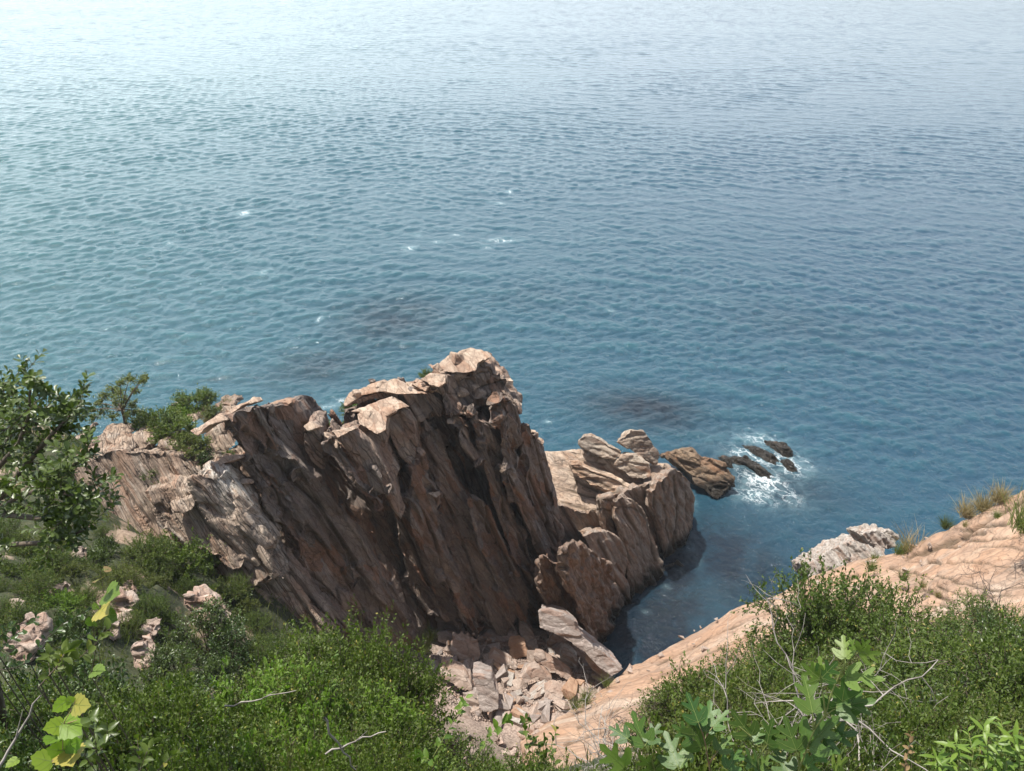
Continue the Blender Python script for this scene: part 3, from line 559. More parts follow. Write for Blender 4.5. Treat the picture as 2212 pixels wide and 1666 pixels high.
for k, (pts, Yd, rs) in enumerate((
    (((190, 385), (240, 340), (320, 345), (400, 385), (380, 420), (230, 420)), 17.2, .5), (((400, 380), (430, 350), (540, 355), (590, 400), (520, 420), (430, 410)), 17.3, .5),
    (((560, 385), (640, 360), (700, 370), (760, 420), (700, 440), (600, 420)), 17.2, .4), (((290, 330), (300, 300), (420, 300), (450, 325), (380, 345)), 18.2, .25),
    (((440, 320), (520, 305), (600, 325), (620, 350), (500, 345)), 18.2, .2), (((20, 520), (110, 460), (200, 440), (230, 480), (160, 540), (40, 570)), 16.2, .5),
    (((200, 430), (330, 400), (440, 420), (420, 500), (300, 520), (210, 500)), 16.6, .5), (((590, 460), (700, 420), (800, 470), (840, 540), (760, 560), (640, 530)), 16.7, .55),
    (((830, 330), (890, 290), (985, 275), (1030, 385), (960, 430), (860, 425)), 18.1, .75), (((640, 700), (700, 680), (800, 660), (810, 700), (790, 760), (680, 760)), 15.1, .5),
    (((110, 340), (140, 320), (170, 330), (180, 360), (130, 370)), 17.5, .4), (((-60, 560), (20, 530), (90, 560), (60, 640), (-40, 640)), 15.5, .5),
    (((730, 230), (760, 205), (810, 215), (820, 250), (760, 260)), 19.2, .3), (((640, 178), (660, 160), (720, 158), (740, 172), (700, 185)), 19.9, .3),
    (((880, 165), (950, 140), (1000, 150), (1010, 190), (930, 200)), 19.6, .3))):
    pp = Q(1, *pts); uc, vc = np.mean([p[0] for p in pp]), np.mean([p[1] for p in pp])
    ridge_part('rock_block', slab(pp, kx=.2, kz=1.1, at=(uc, vc, Yd), thick=1.1, rise=rs * .6, shrink=.1), 440 + k, voxel=.045, amp=.45, L=(.9, .7, .5))

# ------------------------------------------------------------------ cape beyond the cliff
FR_CAPE = frame((.55, -.25, -.80), (.3, -.9, .2)); FR_TOP = frame((.9, -.3, -.25), (.2, .9, .35))
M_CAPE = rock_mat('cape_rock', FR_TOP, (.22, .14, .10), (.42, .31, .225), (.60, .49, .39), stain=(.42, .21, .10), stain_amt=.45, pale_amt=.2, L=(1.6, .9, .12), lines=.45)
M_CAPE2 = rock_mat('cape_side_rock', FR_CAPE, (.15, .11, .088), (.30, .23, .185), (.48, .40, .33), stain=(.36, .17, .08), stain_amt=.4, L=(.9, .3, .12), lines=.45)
cape = empty('rock_cape', (6, 27, 0), 'low sunlit orange and grey rock cape standing in the sea right of the cliff', 'rock')
q4 = lambda *p: Q(4, *p)
CAPE_LINES = [(q4((400, 440), (480, 500), (640, 590), (700, 600)), 2.4, .12), (q4((330, 560), (480, 610), (640, 650)), 2, .09), (q4((340, 650), (480, 690), (620, 700)), 2.2, .1), (q4((880, 560), (890, 760), (950, 980)), 2.8, .16), (q4((1000, 500), (1015, 740), (1000, 950)), 2.2, .09), (q4((940, 540), (960, 800), (980, 900)), 2, .08), (q4((1060, 560), (1070, 760)), 2, .08),
              (q4((690, 640), (800, 850), (860, 1080), (870, 1220)), 2.8, .15), (q4((655, 760), (740, 960), (800, 1200)), 2.6, .14), (q4((560, 880), (640, 1040), (700, 1240)), 2.4, .12), (q4((740, 600), (850, 780), (900, 1000)), 2, .08), (q4((450, 460), (640, 520), (860, 560)), 2, .08), (q4((280, 480), (420, 520), (560, 590)), 2, .08), (q4((300, 420), (440, 400), (600, 430)), 1.8, .07), (q4((650, 690), (760, 690), (840, 740)), 2, .09)]
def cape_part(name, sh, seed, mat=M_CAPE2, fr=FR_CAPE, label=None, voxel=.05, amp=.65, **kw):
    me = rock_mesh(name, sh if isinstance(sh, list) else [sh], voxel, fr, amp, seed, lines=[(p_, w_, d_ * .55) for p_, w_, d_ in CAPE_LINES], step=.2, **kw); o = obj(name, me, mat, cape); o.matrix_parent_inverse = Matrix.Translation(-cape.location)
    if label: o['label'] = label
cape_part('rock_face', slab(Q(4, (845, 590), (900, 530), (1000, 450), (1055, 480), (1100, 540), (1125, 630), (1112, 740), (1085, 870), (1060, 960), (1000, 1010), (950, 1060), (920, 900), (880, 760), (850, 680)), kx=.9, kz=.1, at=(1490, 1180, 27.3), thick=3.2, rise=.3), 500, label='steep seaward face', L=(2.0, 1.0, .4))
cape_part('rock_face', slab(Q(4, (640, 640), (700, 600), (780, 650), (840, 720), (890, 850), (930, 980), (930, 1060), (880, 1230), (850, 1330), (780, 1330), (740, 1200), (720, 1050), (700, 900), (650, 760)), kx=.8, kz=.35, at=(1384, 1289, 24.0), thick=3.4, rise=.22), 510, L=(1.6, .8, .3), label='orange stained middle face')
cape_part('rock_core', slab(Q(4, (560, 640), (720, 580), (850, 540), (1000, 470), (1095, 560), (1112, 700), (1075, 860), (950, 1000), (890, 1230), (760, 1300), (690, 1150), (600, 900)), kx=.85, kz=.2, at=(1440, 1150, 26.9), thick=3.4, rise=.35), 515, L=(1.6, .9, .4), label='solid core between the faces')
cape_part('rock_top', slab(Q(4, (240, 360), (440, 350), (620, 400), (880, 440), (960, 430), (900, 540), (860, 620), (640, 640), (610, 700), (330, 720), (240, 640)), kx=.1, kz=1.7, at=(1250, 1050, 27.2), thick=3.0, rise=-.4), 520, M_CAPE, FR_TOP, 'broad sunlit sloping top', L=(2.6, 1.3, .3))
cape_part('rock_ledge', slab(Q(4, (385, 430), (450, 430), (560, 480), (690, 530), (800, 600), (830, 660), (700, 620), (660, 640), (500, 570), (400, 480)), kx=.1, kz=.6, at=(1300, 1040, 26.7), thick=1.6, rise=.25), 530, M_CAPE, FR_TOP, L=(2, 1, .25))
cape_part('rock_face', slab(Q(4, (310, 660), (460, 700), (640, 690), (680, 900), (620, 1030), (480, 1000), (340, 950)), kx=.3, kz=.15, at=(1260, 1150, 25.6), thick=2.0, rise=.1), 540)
cape_part('rock_face', slab(Q(4, (470, 850), (520, 825), (610, 815), (700, 880), (728, 960), (725, 1100), (750, 1260), (740, 1360), (660, 1300), (600, 1100), (540, 980)), kx=.7, kz=.3, at=(1340, 1240, 23.6), thick=2.4, rise=.25), 550)
cape_part('rock_foot', slab(Q(4, (930, 1010), (1010, 980), (1060, 1010), (1060, 1120), (1000, 1200), (930, 1290), (880, 1290), (880, 1150)), kx=.4, kz=1.8, at=(1450, 1260, 25.0), thick=1.6), 560, label='dark wet foot at the waterline')
M_BOULD = rock_mat('boulder_rock', frame((.8, -.3, -.4), (.2, .9, .35)), (.16, .11, .08), (.32, .25, .19), (.50, .43, .35), lichen=.4, L=(.7, .4, .14), lines=.2)
def mass2(name, shells, seed, mat, label, cat='rock', group=None, voxel=.04, fr=FR_TOP, amp=.5, **kw):
    kw.setdefault('L', (1.0, .6, .25)); me = rock_mesh(name, shells if isinstance(shells, list) else [shells], voxel, fr, amp, seed, **kw); o = obj(name, me, mat); return tag(o, label, cat, group)
mass2('boulder', slab(Q(4, (440, 300), (470, 268), (520, 262), (600, 305), (700, 355), (700, 390), (650, 412), (560, 390), (450, 345)), kx=-.1, kz=.5, at=(1300, 970, 28.0), thick=1.3, rise=.1, shrink=.25), 600, M_BOULD, 'long rounded boulder lying on the back of the cape', 'boulder')
mass2('boulder', slab(Q(4, (655, 310), (700, 262), (750, 235), (835, 240), (880, 320), (925, 400), (890, 440), (820, 405), (740, 355)), kx=.3, kz=.4, at=(1390, 965, 28.2), thick=1.4, rise=.15, shrink=.25), 610, M_BOULD, 'tall blunt boulder at the highest point of the cape', 'boulder')
mass2('boulder', slab(Q(4, (640, 440), (690, 380), (790, 375), (855, 430), (870, 500), (820, 525), (750, 515), (690, 475)), kx=.1, kz=.6, at=(1370, 1010, 27.4), thick=1.4, rise=.1, shrink=.2), 620, M_BOULD, 'hunched boulder with swirling layers in front of the blunt boulder', 'boulder')
M_REEF = rock_mat('reef_rock', frame((.75, -.55, -.35), (.4, .8, .4)), (.07, .045, .028), (.17, .115, .07), (.34, .25, .17), L=(.8, .3, .12), lichen=.1)
FR_REEF = frame((.75, -.6, -.25), (.4, .8, .4))
mass2('reef_rock', slab(Q(4, (935, 380), (990, 360), (1060, 345), (1110, 338), (1160, 385), (1220, 405), (1290, 425), (1345, 510), (1345, 560), (1290, 610), (1240, 640), (1180, 590), (1110, 560), (1090, 500), (1020, 440)), kx=-.1, kz=.9, at=(1545, 1040, 31.0), thick=1.5, rise=-.2), 630, M_REEF, 'jagged brown reef rock just off the tip of the cape', fr=FR_REEF, amp=.9, L=(1.4, .6, .25))
def low_rock(poly, h, seed, label):
    P0 = np.array([at_z(u, v, -.05) for u, v in poly]); n = len(P0); c = P0.mean(0)
    top = c + (P0 - c) * .55; top[:, 2] = h; bot = c + (P0 - c) * 1.25; bot[:, 2] = -.9
    V = np.concatenate([bot, P0, top]); Fc = [list(range(n))[::-1], list(range(2 * n, 3 * n))]
    for a in (0, n): Fc += [[a + i, a + (i + 1) % n, a + n + (i + 1) % n, a + n + i] for i in range(n)]
    mass2('reef_rock', [(V, Fc)], seed, M_REEF, label, group='small reef rocks awash in foam', fr=FR_REEF, amp=.6, L=(.9, .4, .16))
low_rock(Q(4, (1230, 400), (1290, 395), (1340, 430), (1330, 470), (1270, 450)), .3, 635, 'smallest brown rock awash, touching the jagged reef rock')
low_rock(Q(4, (1500, 305), (1560, 308), (1640, 340), (1700, 385), (1695, 408), (1620, 395), (1530, 345)), .36, 640, 'narrow dark rock awash, farthest from the cape')
low_rock(Q(4, (1370, 325), (1440, 325), (1530, 360), (1600, 420), (1590, 450), (1500, 415), (1400, 355)), .22, 650, 'flat rock awash in the middle of the foam')
low_rock(Q(4, (1600, 415), (1660, 425), (1705, 465), (1705, 495), (1650, 475), (1605, 440)), .35, 660, 'shortest rock awash, at the outer edge of the foam')
low_rock(Q(4, (1290, 400), (1370, 385), (1480, 435), (1570, 510), (1575, 535), (1490, 515), (1400, 455), (1320, 430)), .3, 670, 'long low rock awash nearest the jagged reef rock')

# ------------------------------------------------------------------ broad pink slab of the right bank
def build_bank():
    crest = [(1120, 1600, 13.8), (1178, 1556, 14.5), (1265, 1516, 15.5), (1302, 1482, 16.2), (1355, 1444, 17.5), (1464, 1383, 19), (1600, 1305, 19.5), (1680, 1280, 19.6), (1754, 1240, 19.6), (1886, 1200, 19.4), (1945, 1190, 19.2), (2001, 1162, 19), (2083, 1120, 18.8), (2212, 1050, 18.5), (2400, 950, 18), (2700, 830, 17.5)]
    near = [(1150, 1690, 11.2), (1180, 1680, 11.2), (1270, 1660, 11.3), (1340, 1650, 11.3), (1400, 1640, 11.3), (1550, 1600, 11.5), (1700, 1560, 11.5), (1780, 1545, 11.5), (1850, 1530, 11.5), (2000, 1500, 11.5), (2050, 1480, 11.6), (2100, 1450, 11.8), (2200, 1435, 12), (2330, 1420, 12), (2500, 1400, 12), (2800, 1350, 12)]
    A = np.array([at_y(*p) for p in crest]); B = np.array([at_y(*p) for p in near]); n = len(A)
    back = A + np.array([0.2, 1.7, 0]) ; back[:, 2] = np.minimum(A[:, 2] - 3.0, -1.2); back2 = back - np.array([0, 4, 1.5]); B2 = B - np.array([0, 0, 4.0])
    rows = [A]
    for t in (.25, .5, .75): rows.append(A * (1 - t) + B * t + np.array([0, 0, .25 * math.sin(math.pi * t)]))
    rows += [B, B2, back2, back]
    V = np.concatenate(rows); m = len(rows); Fc = []
    for j in range(m):
        for i in range(n - 1): Fc.append([j * n + i, j * n + i + 1, ((j + 1) % m) * n + i + 1, ((j + 1) % m) * n + i])
    Fc.append([j * n for j in range(m)]); Fc.append([j * n + n - 1 for j in range(m)][::-1])
    fr = frame((.93, .18, .30), (-.25, .95, -.1))
    M = rock_mat('bank_rock', frame((.95, .1, .30), (-.2, .95, -.1)), (.23, .145, .10), (.35, .225, .155), (.45, .325, .235), stain=(.38, .21, .12), stain_amt=.45, L=(3.2, 1.1, .5), lines=.25, lichen=.18, pale=(.50, .43, .36), pale_amt=.4, crack=.35)
    z = lambda *p: Q(10, *p)
    lines = [(z((1050, 900), (1250, 930), (1500, 950), (1750, 965), (2166, 985), (2600, 1010)), 2.6, .10), (z((680, 980), (900, 1030), (1100, 1090), (1340, 1120), (1500, 1160), (1800, 1230), (2166, 1220)), 1.9, .07), (z((940, 1180), (1150, 1250), (1280, 1320), (1400, 1340)), 3.0, .10),
             (z((1000, 1370), (1150, 1395), (1300, 1370)), 2.2, .07), (z((1120, 1450), (1300, 1440), (1500, 1460), (1700, 1455), (1900, 1490)), 2.2, .07), (z((860, 880), (1000, 830), (1150, 750), (1400, 640), (1700, 600)), 2.4, .09), (z((1100, 760), (1500, 700), (1900, 690), (2166, 640)), 2.2, .07),
             (z((1450, 560), (1700, 530), (1950, 490), (2100, 480)), 2.2, .08), (z((1200, 1190), (1400, 1260), (1700, 1280), (2000, 1290)), 1.8, .06), (z((1600, 780), (2000, 760), (2166, 790)), 2.4, .08), (z((850, 900), (1050, 820), (1300, 700), (1560, 560), (1900, 370), (2166, 230)), 3.0, .12),
             ([(1420, 1432), (1560, 1362), (1700, 1303), (1850, 1236)], 2.4, .09), ([(1400, 1470), (1560, 1392), (1720, 1322), (1880, 1252)], 2.4, .10), ([(1250, 1570), (1400, 1500), (1520, 1440), (1700, 1360)], 2.6, .10), ([(1220, 1600), (1330, 1560), (1420, 1530)], 2.4, .08), ([(1560, 1420), (1700, 1370), (1830, 1300)], 2.2, .08), ([(1900, 1420), (2050, 1400), (2212, 1390)], 2.2, .07)]
    me = rock_mesh('rock_bank', [(V, Fc)], .05, fr, .38, 700, L=(4.0, 1.6, .5), lines=lines, ribs=.25)
    global BANK; BANK = (A, B)
    tag(obj('rock_bank', me, M), 'wide pinkish orange rock slab sloping along the right side of the inlet', 'rock slab')
build_bank()
M_WHITE = rock_mat('white_rock', frame((.8, -.3, -.5), (.2, .9, .35)), (.20, .165, .135), (.40, .35, .31), (.60, .56, .51), L=(.7, .3, .07), stain_amt=.1, lichen=.1, lines=.2)
mass2('rock_ledge', [slab(Q(8, (1075, 985), (1200, 905), (1370, 830), (1480, 880), (1500, 960), (1350, 1060), (1150, 1080), (1090, 1050)), kx=.3, kz=1.3, at=(1800, 1215, 23.6), thick=1.6, rise=-.2)], 710, M_WHITE, 'weathered white layered rocks at the water beyond the pink bank', amp=.55, L=(1.0, .5, .2), fr=FR_CAPE)
mass2('boulder', [slab(Q(8, (1360, 830), (1395, 810), (1500, 805), (1560, 830), (1540, 900), (1450, 910), (1400, 880)), kx=.2, kz=.7, at=(1905, 1170, 22.6), thick=1.2, rise=.1)], 720, M_WHITE, 'bright white ribbed boulder on the end of the white ledge', 'boulder', amp=.7, L=(.9, .4, .14), fr=FR_CAPE)

# ------------------------------------------------------------------ rubble at the foot of the cliff
M_RUB = rock_mat('rubble_rock', frame((.8, -.3, -.4), (.2, .9, .35)), (.24, .17, .135), (.38, .295, .245), (.56, .46, .39), L=(.5, .3, .1), stain_amt=.25, wet=False, lichen=.15, crack=.2, lines=.2)
M_RUB2 = rock_mat('rust_rubble_rock', frame((.8, -.3, -.4), (.2, .9, .35)), (.28, .15, .09), (.42, .26, .17), (.55, .38, .27), L=(.5, .3, .1), stain_amt=.5, wet=False, lichen=.1, crack=.2, lines=.2)
M_GREY = rock_mat('grey_rubble_rock', frame((.8, -.3, -.4), (.2, .9, .35)), (.20, .16, .14), (.31, .26, .235), (.44, .385, .35), L=(.5, .3, .1), stain_amt=.1, wet=False, lichen=.3, crack=.2, lines=.2)
def rubble(pts, label, seed, mat=M_RUB, th=.6, rise=.1, lift=.1, kz=.8, kx=.1):
    pp = Q(3, *pts); uc, vc = np.mean([p[0] for p in pp]), max(p[1] for p in pp) - 4
    h = hit(uc, vc)
    return mass2('rock', slab(pp, kx=kx, kz=kz, at=(uc, np.mean([p[1] for p in pp]), h[1] - lift + .15), thick=th, rise=rise, shrink=.12), seed, mat, label, 'rock', 'larger rocks in the rubble', voxel=.03, amp=.22, L=(.8, .5, .2), joints=.6)
rubble([(1040, 445), (1130, 432), (1240, 470), (1335, 540), (1360, 620), (1450, 700), (1540, 765), (1690, 890), (1660, 925), (1600, 955), (1500, 880), (1400, 770), (1200, 640), (1050, 575)], 'largest grey boulder, sloping from the cliff foot down to the inlet', 801, M_GREY, 1.2, .25, .3)
rubble([(250, 425), (330, 430), (470, 505), (480, 600), (440, 650), (280, 600), (250, 520)], 'grey brown boulder against the cliff foot at the left of the rubble', 802, M_GREY, .9, .3)
rubble([(265, 605), (380, 590), (470, 640), (440, 700), (350, 720), (270, 680)], 'pale rounded boulder in front of the grey brown one', 803, M_GREY, .7)
rubble([(365, 748), (480, 750), (605, 790), (590, 858), (470, 850), (368, 805)], 'brick shaped tan slab lying above the pebbles', 804, M_RUB, .5, .45)
rubble([(890, 510), (935, 530), (1000, 610), (1022, 655), (1000, 695), (930, 685), (893, 600)], 'dark brown wedge leaning beside the black hollow', 805, M_GREY, .6, .2)
rubble([(965, 418), (1018, 422), (1024, 520), (990, 532), (972, 500)], 'small upright grey block standing above the black hollow', 806, M_GREY, .4, .1)
rubble([(998, 372), (1018, 352), (1038, 372), (1030, 405), (1006, 402)], 'little stone perched on the upright block', 807, M_RUB, .25, .1, .2)
rubble([(1195, 790), (1235, 768), (1310, 805), (1358, 862), (1330, 905), (1275, 905), (1205, 850)], 'bright white angular rock', 808, M_WHITE, .5, .3)
rubble([(808, 690), (900, 685), (945, 710), (965, 790), (900, 810), (825, 820)], 'rusty orange slab in the middle of the rubble', 809, M_RUB2, .4, .2)
rubble([(1110, 690), (1180, 610), (1240, 620), (1290, 690), (1270, 760), (1190, 760), (1120, 720)], 'pinkish block leaning on the largest boulder', 810, M_RUB, .6, .3)
rubble([(655, 800), (700, 775), (800, 830), (885, 880), (865, 915), (760, 890), (665, 860)], 'flat tan slab pointing at the white rock', 811, M_RUB, .4, .2)
rubble([(1000, 785), (1060, 790), (1180, 860), (1280, 930), (1330, 1000), (1250, 975), (1120, 900), (1040, 850)], 'long narrow tan slab below the white rock', 812, M_RUB, .35, .2)
rubble([(530, 935), (600, 935), (690, 960), (740, 1090), (745, 1200), (650, 1230), (590, 1200), (560, 1060)], 'upright striped grey block above the leafy shrubs', 813, M_GREY, .7, .3)
rubble([(1078, 1100), (1150, 1060), (1240, 1100), (1240, 1150), (1180, 1165), (1095, 1140)], 'pale cracked rock at the lower edge of the rubble', 814, M_RUB, .5, .3)
rubble([(1090, 590), (1165, 570), (1182, 590), (1175, 632), (1105, 642)], 'small squared stone resting on the largest boulder', 815, M_GREY, .3, .2, .45)
rubble([(740, 520), (820, 472), (880, 520), (855, 570), (770, 558)], 'pyramid shaped grey rock under the cliff', 816, M_GREY, .5, .2)
rubble([(275, 890), (370, 900), (480, 950), (535, 1010), (555, 1090), (430, 1040), (300, 960)], 'long pale slab half hidden by the bushes', 817, M_RUB, .5, .3)
rubble([(1130, 760), (1200, 720), (1290, 730), (1330, 800), (1260, 800), (1190, 790)], 'dark low block wedged under the largest boulder', 822, M_GREY, .5, .2)
rubble([(1290, 740), (1340, 720), (1420, 790), (1410, 860), (1350, 870), (1310, 800)], 'pinkish wedge between the white rock and the ribbed slab', 823, M_RUB, .5, .2)
rubble([(1380, 870), (1450, 850), (1480, 880), (1440, 930), (1390, 920)], 'small dark stone below the ribbed slab', 824, M_GREY, .4, .2)
rubble([(1405, 730), (1470, 790), (1560, 850), (1600, 960), (1540, 980), (1450, 900), (1400, 820)], 'ribbed brown slab at the end of the largest boulder', 818, M_RUB, .5, .2)
rubble([(455, 900), (480, 875), (520, 905), (530, 985), (500, 990), (462, 940)], 'bluish grey stone on the long pale slab', 819, M_GREY, .35, .2)
rubble([(910, 950), (960, 890), (1050, 880), (1140, 960), (1180, 1060), (1080, 1010), (1030, 960), (940, 1010)], 'humped buff rock in the middle of the pebbles', 820, M_RUB, .4, .2)
rubble([(590, 650), (660, 600), (760, 620), (880, 640), (900, 680), (760, 690), (640, 700)], 'flat grey brown rock below the pyramid shaped one', 821, M_GREY, .5, .25)

def hull_rock(name, seed, n=13):
    rr = random.Random(seed); bm = bmesh.new()
    for _ in range(n):
        bm.verts.new([rr.choice((-1, 1)) * rr.uniform(.45, 1) * .5 for _ in range(3)])
    r = bmesh.ops.convex_hull(bm, input=bm.verts[:]); bmesh.ops.delete(bm, geom=[g for g in r['geom_interior'] if isinstance(g, bmesh.types.BMVert)], context='VERTS')
    bmesh.ops.dissolve_limit(bm, angle_limit=R(14), verts=bm.verts[:], edges=bm.edges[:])
    bmesh.ops.bevel(bm, geom=bm.edges[:], offset=.022, segments=1, affect='EDGES')
    bmesh.ops.triangulate(bm, faces=bm.faces[:]); bmesh.ops.subdivide_edges(bm, edges=bm.edges[:], cuts=1, use_grid_fill=True)
    me = bpy.data.meshes.new(name); bm.to_mesh(me); bm.free()
    co = np.array([v.co for v in me.vertices]); d = .035 * fbm(co * 4 + seed, 3, seed)
    co = co * (1 + d[:, None]); me.vertices.foreach_set('co', co.astype(np.float32).ravel()); me.update(); return me
HR = [hull_rock('rock', 50 + k, 9 + k % 5) for k in range(9)]
for i, m in enumerate(HR): m.materials.append((M_RUB, M_GREY, M_RUB, M_RUB2, M_RUB, M_GREY, M_RUB, M_WHITE, M_RUB)[i])
def loose_rock(p, s, i, label, group):
    o = bpy.data.objects.new('rock', HR[i % 9]); col.objects.link(o)
    o.location = p; o.rotation_euler = (random.uniform(-.5, .5), random.uniform(-.5, .5), random.uniform(0, 6.28))
    o.scale = (s * random.uniform(.9, 1.6), s * random.uniform(.6, 1), s * random.uniform(.35, .7)); return tag(o, label, 'rock', group)
RUB_AREA = Q(3, (480, 560), (700, 600), (900, 660), (1060, 640), (1220, 700), (1400, 800), (1580, 960), (1480, 1020), (1260, 1160), (1080, 1260), (760, 1300), (560, 1280), (330, 1150), (230, 1000), (230, 780), (380, 700))
us = [p[0] for p in RUB_AREA]; vs = [p[1] for p in RUB_AREA]; k = 0
while k < 215:
    u, v = random.uniform(min(us), max(us)), random.uniform(min(vs), max(vs))
    if not inside((u, v), RUB_AREA): continue
    s = .24 + .5 * random.random() ** 1.8
    p = hit(u, v); loose_rock(p + np.array([0, 0, s * .2]), s, k, 'small angular stone loose in the pinkish rubble at the cliff foot', 'loose stones of the rubble'); k += 1
for k in range(55):                                   # stones broken off along the edge of the bank
    A, B = BANK; q = random.uniform(.5, 12.5); i = int(q); t = random.random() ** 2 * .28 + .01; a = A[i] + (A[i + 1] - A[i]) * (q - i); b = B[i] + (B[i + 1] - B[i]) * (q - i); s = .08 + .22 * random.random() ** 2
    loose_rock(a + (b - a) * t + np.array([0, 0, .06]), s, random.choice((0, 2, 4, 6, 8, 3)), 'small stone broken off along the edge of the pink bank', 'loose stones on the bank edge')
def gravel():
    V = []; Fq = []; rr = np.random.default_rng(3)
    for _ in range(9500):
        while True:
            u, v = rr.uniform(min(us), max(us)), rr.uniform(min(vs), max(vs))
            if inside((u, v), RUB_AREA): break
        V.append((u, v))
    P = np.array([at_z(u, v, 3.5) for u, v in V]);
    # slide every pebble along its sight line onto the ground height beneath it
    for _ in range(12):
        z = terrain(P[:, 0], P[:, 1]); D = P - CAM; P = P + D * ((z - P[:, 2]) / D[:, 2])[:, None] * .8
    base = np.array([v.co for v in HR[0].vertices]); base = base[:0]
    oc = np.array([(1, 0, 0), (-1, 0, 0), (0, 1, 0), (0, -1, 0), (0, 0, 1), (0, 0, -1)], float); of = np.array([(0, 2, 4), (2, 1, 4), (1, 3, 4), (3, 0, 4), (2, 0, 5), (1, 2, 5), (3, 1, 5), (0, 3, 5)])
    n = len(P); s = rr.uniform(.02, .075, (n, 1, 1)); S = oc[None] * s * rr.uniform(.5, 1.4, (n, 6, 1)); a = rr.uniform(0, 6.28, n); c, si = np.cos(a)[:, None], np.sin(a)[:, None]
    X = S[:, :, 0] * c - S[:, :, 1] * si; Y = S[:, :, 0] * si + S[:, :, 1] * c
    VV = np.stack([X, Y, S[:, :, 2] * .7], -1) + P[:, None, :] + np.array([0, 0, .02]); FF = of[None] + (np.arange(n) * 6)[:, None, None]
    tag(obj('gravel', mesh_np('gravel', VV.reshape(-1, 3), [FF.reshape(-1, 3)]), M_RUB), 'pinkish gravel and splinters between the fallen rocks', 'gravel', kind='stuff')
gravel()
# ------------------------------------------------------------------ plants
class MB:
    def __init__(s): s.V = []; s.F = {}; s.n = 0; s.T = []
    def add(s, V, F, tint=None):
        V = np.asarray(V, float).reshape(-1, 3); F = np.asarray(F)
        s.F.setdefault(F.shape[-1], []).append(F.reshape(-1, F.shape[-1]) + s.n); s.V.append(V); s.n += len(V)
        s.T.append(np.zeros(len(V)) if tint is None else np.broadcast_to(tint, (len(V),)))
    def tube(s, P, r0, r1, sides=4, tint=None):
        P = np.asarray(P, float); n = len(P)
        if n < 2: return
        T = np.gradient(P, axis=0); T /= np.linalg.norm(T, axis=1)[:, None] + 1e-9
        a = np.array([.31, .77, .55]); U = np.cross(T, a); U /= np.linalg.norm(U, axis=1)[:, None] + 1e-9; W = np.cross(T, U)
        r = np.linspace(r0, r1, n)[:, None, None]; an = np.arange(sides) * 2 * math.pi / sides
        V = P[:, None, :] + r * (np.cos(an)[None, :, None] * U[:, None, :] + np.sin(an)[None, :, None] * W[:, None, :])
        F = []
        for i in range(n - 1):
            for k in range(sides): F.append((i * sides + k, i * sides + (k + 1) % sides, (i + 1) * sides + (k + 1) % sides, (i + 1) * sides + k))
        s.add(V.reshape(-1, 3), np.array(F), tint)
    def leaves(s, P, D, Nn, S, tm, tint=None):
        tv, tf = tm; P, D, Nn = (np.asarray(a, float) for a in (P, D, Nn)); n = len(P)
        if n == 0: return
        D = D / (np.linalg.norm(D, axis=1)[:, None] + 1e-9); A = np.cross(Nn, D); A /= np.linalg.norm(A, axis=1)[:, None] + 1e-9; Z = np.cross(D, A)
        S = np.broadcast_to(S, (n,))[:, None, None]
        V = P[:, None] + S * (tv[None, :, 0:1] * D[:, None] + tv[None, :, 1:2] * A[:, None] + tv[None, :, 2:3] * Z[:, None])
        m = len(tv)
        for f in tf: s.F.setdefault(len(f[0]), []).append((np.array(f)[None] + (np.arange(n) * m)[:, None, None]).reshape(-1, len(f[0])) + s.n)
        s.V.append(V.reshape(-1, 3)); s.n += n * m
        s.T.append(np.repeat(np.zeros(n) if tint is None else np.asarray(tint), m))
    def mesh(s, name, smooth=False):
        me = mesh_np(name, np.concatenate(s.V), [np.concatenate(f) for f in s.F.values()], smooth)
        attr(me, 'tint', np.concatenate(s.T)); return me
def fold(pts, up=.16, droop=.0):
    """pts: half outline (along, across) from base to tip -> leaf folded along its midrib"""
    mid = [(x, 0.0) for x, y in pts]; V = []
    for x, y in pts: V.append((x, 0, -droop * x * x))
    for x, y in pts: V.append((x, y, up * y - droop * x * x))
    for x, y in pts: V.append((x, -y, up * y - droop * x * x))
    n = len(pts); F = []
    for i in range(n - 1): F.append((i, i + 1, n + i + 1, n + i)); F.append((i + 1, i, 2 * n + i, 2 * n + i + 1))
    return np.array(V, float), [F]
T_DIA = (np.array([(0, 0, 0), (.5, .27, .07), (1, 0, -.04), (.5, -.27, .07)], float), [[(0, 1, 2), (0, 2, 3)]])
T_OBO = fold([(0, .01), (.35, .13), (.72, .25), (.93, .17), (1.0, .01)], .35, .12)
T_LAN = fold([(0, .01), (.3, .11), (.6, .12), (.85, .06), (1, .005)], .3, .35)
T_OVA = fold([(0, .02), (.2, .2), (.5, .28), (.8, .19), (1, .01)], .55, .25)
def ngon_leaf(pts, up=.16, droop=.25):
    V = [(x, 0, -droop * x * x) for x in (0, .33, .66, 1.0)]; n = len(pts)
    for sg in (1, -1): V += [(x, sg * y, up * y - droop * x * x - .25 * y * y) for x, y in pts[1:-1]]
    a = [3, 2, 1, 0] + list(range(4, 2 + n)); b = [0, 1, 2, 3] + list(range(2 * n - 1, 1 + n, -1))
    return np.array(V, float), [[tuple(a), tuple(b)]]
FIG = [(0, .0), (-.06, .14), (.04, .30), (.20, .42), (.38, .47), (.43, .39), (.35, .25), (.30, .12), (.41, .11), (.54, .22), (.70, .34), (.78, .30), (.71, .18), (.64, .08), (.77, .08), (.90, .09), (1.0, .0)]
T_FIG = ngon_leaf(FIG, .25, .2)
VINE = [(0, .02), (-.10, .20), (-.04, .38), (.12, .52), (.24, .47), (.34, .55), (.44, .44), (.58, .46), (.66, .33), (.80, .30), (.86, .15), (1.0, .01)]
T_VINE = ngon_leaf(VINE, .22, .2)

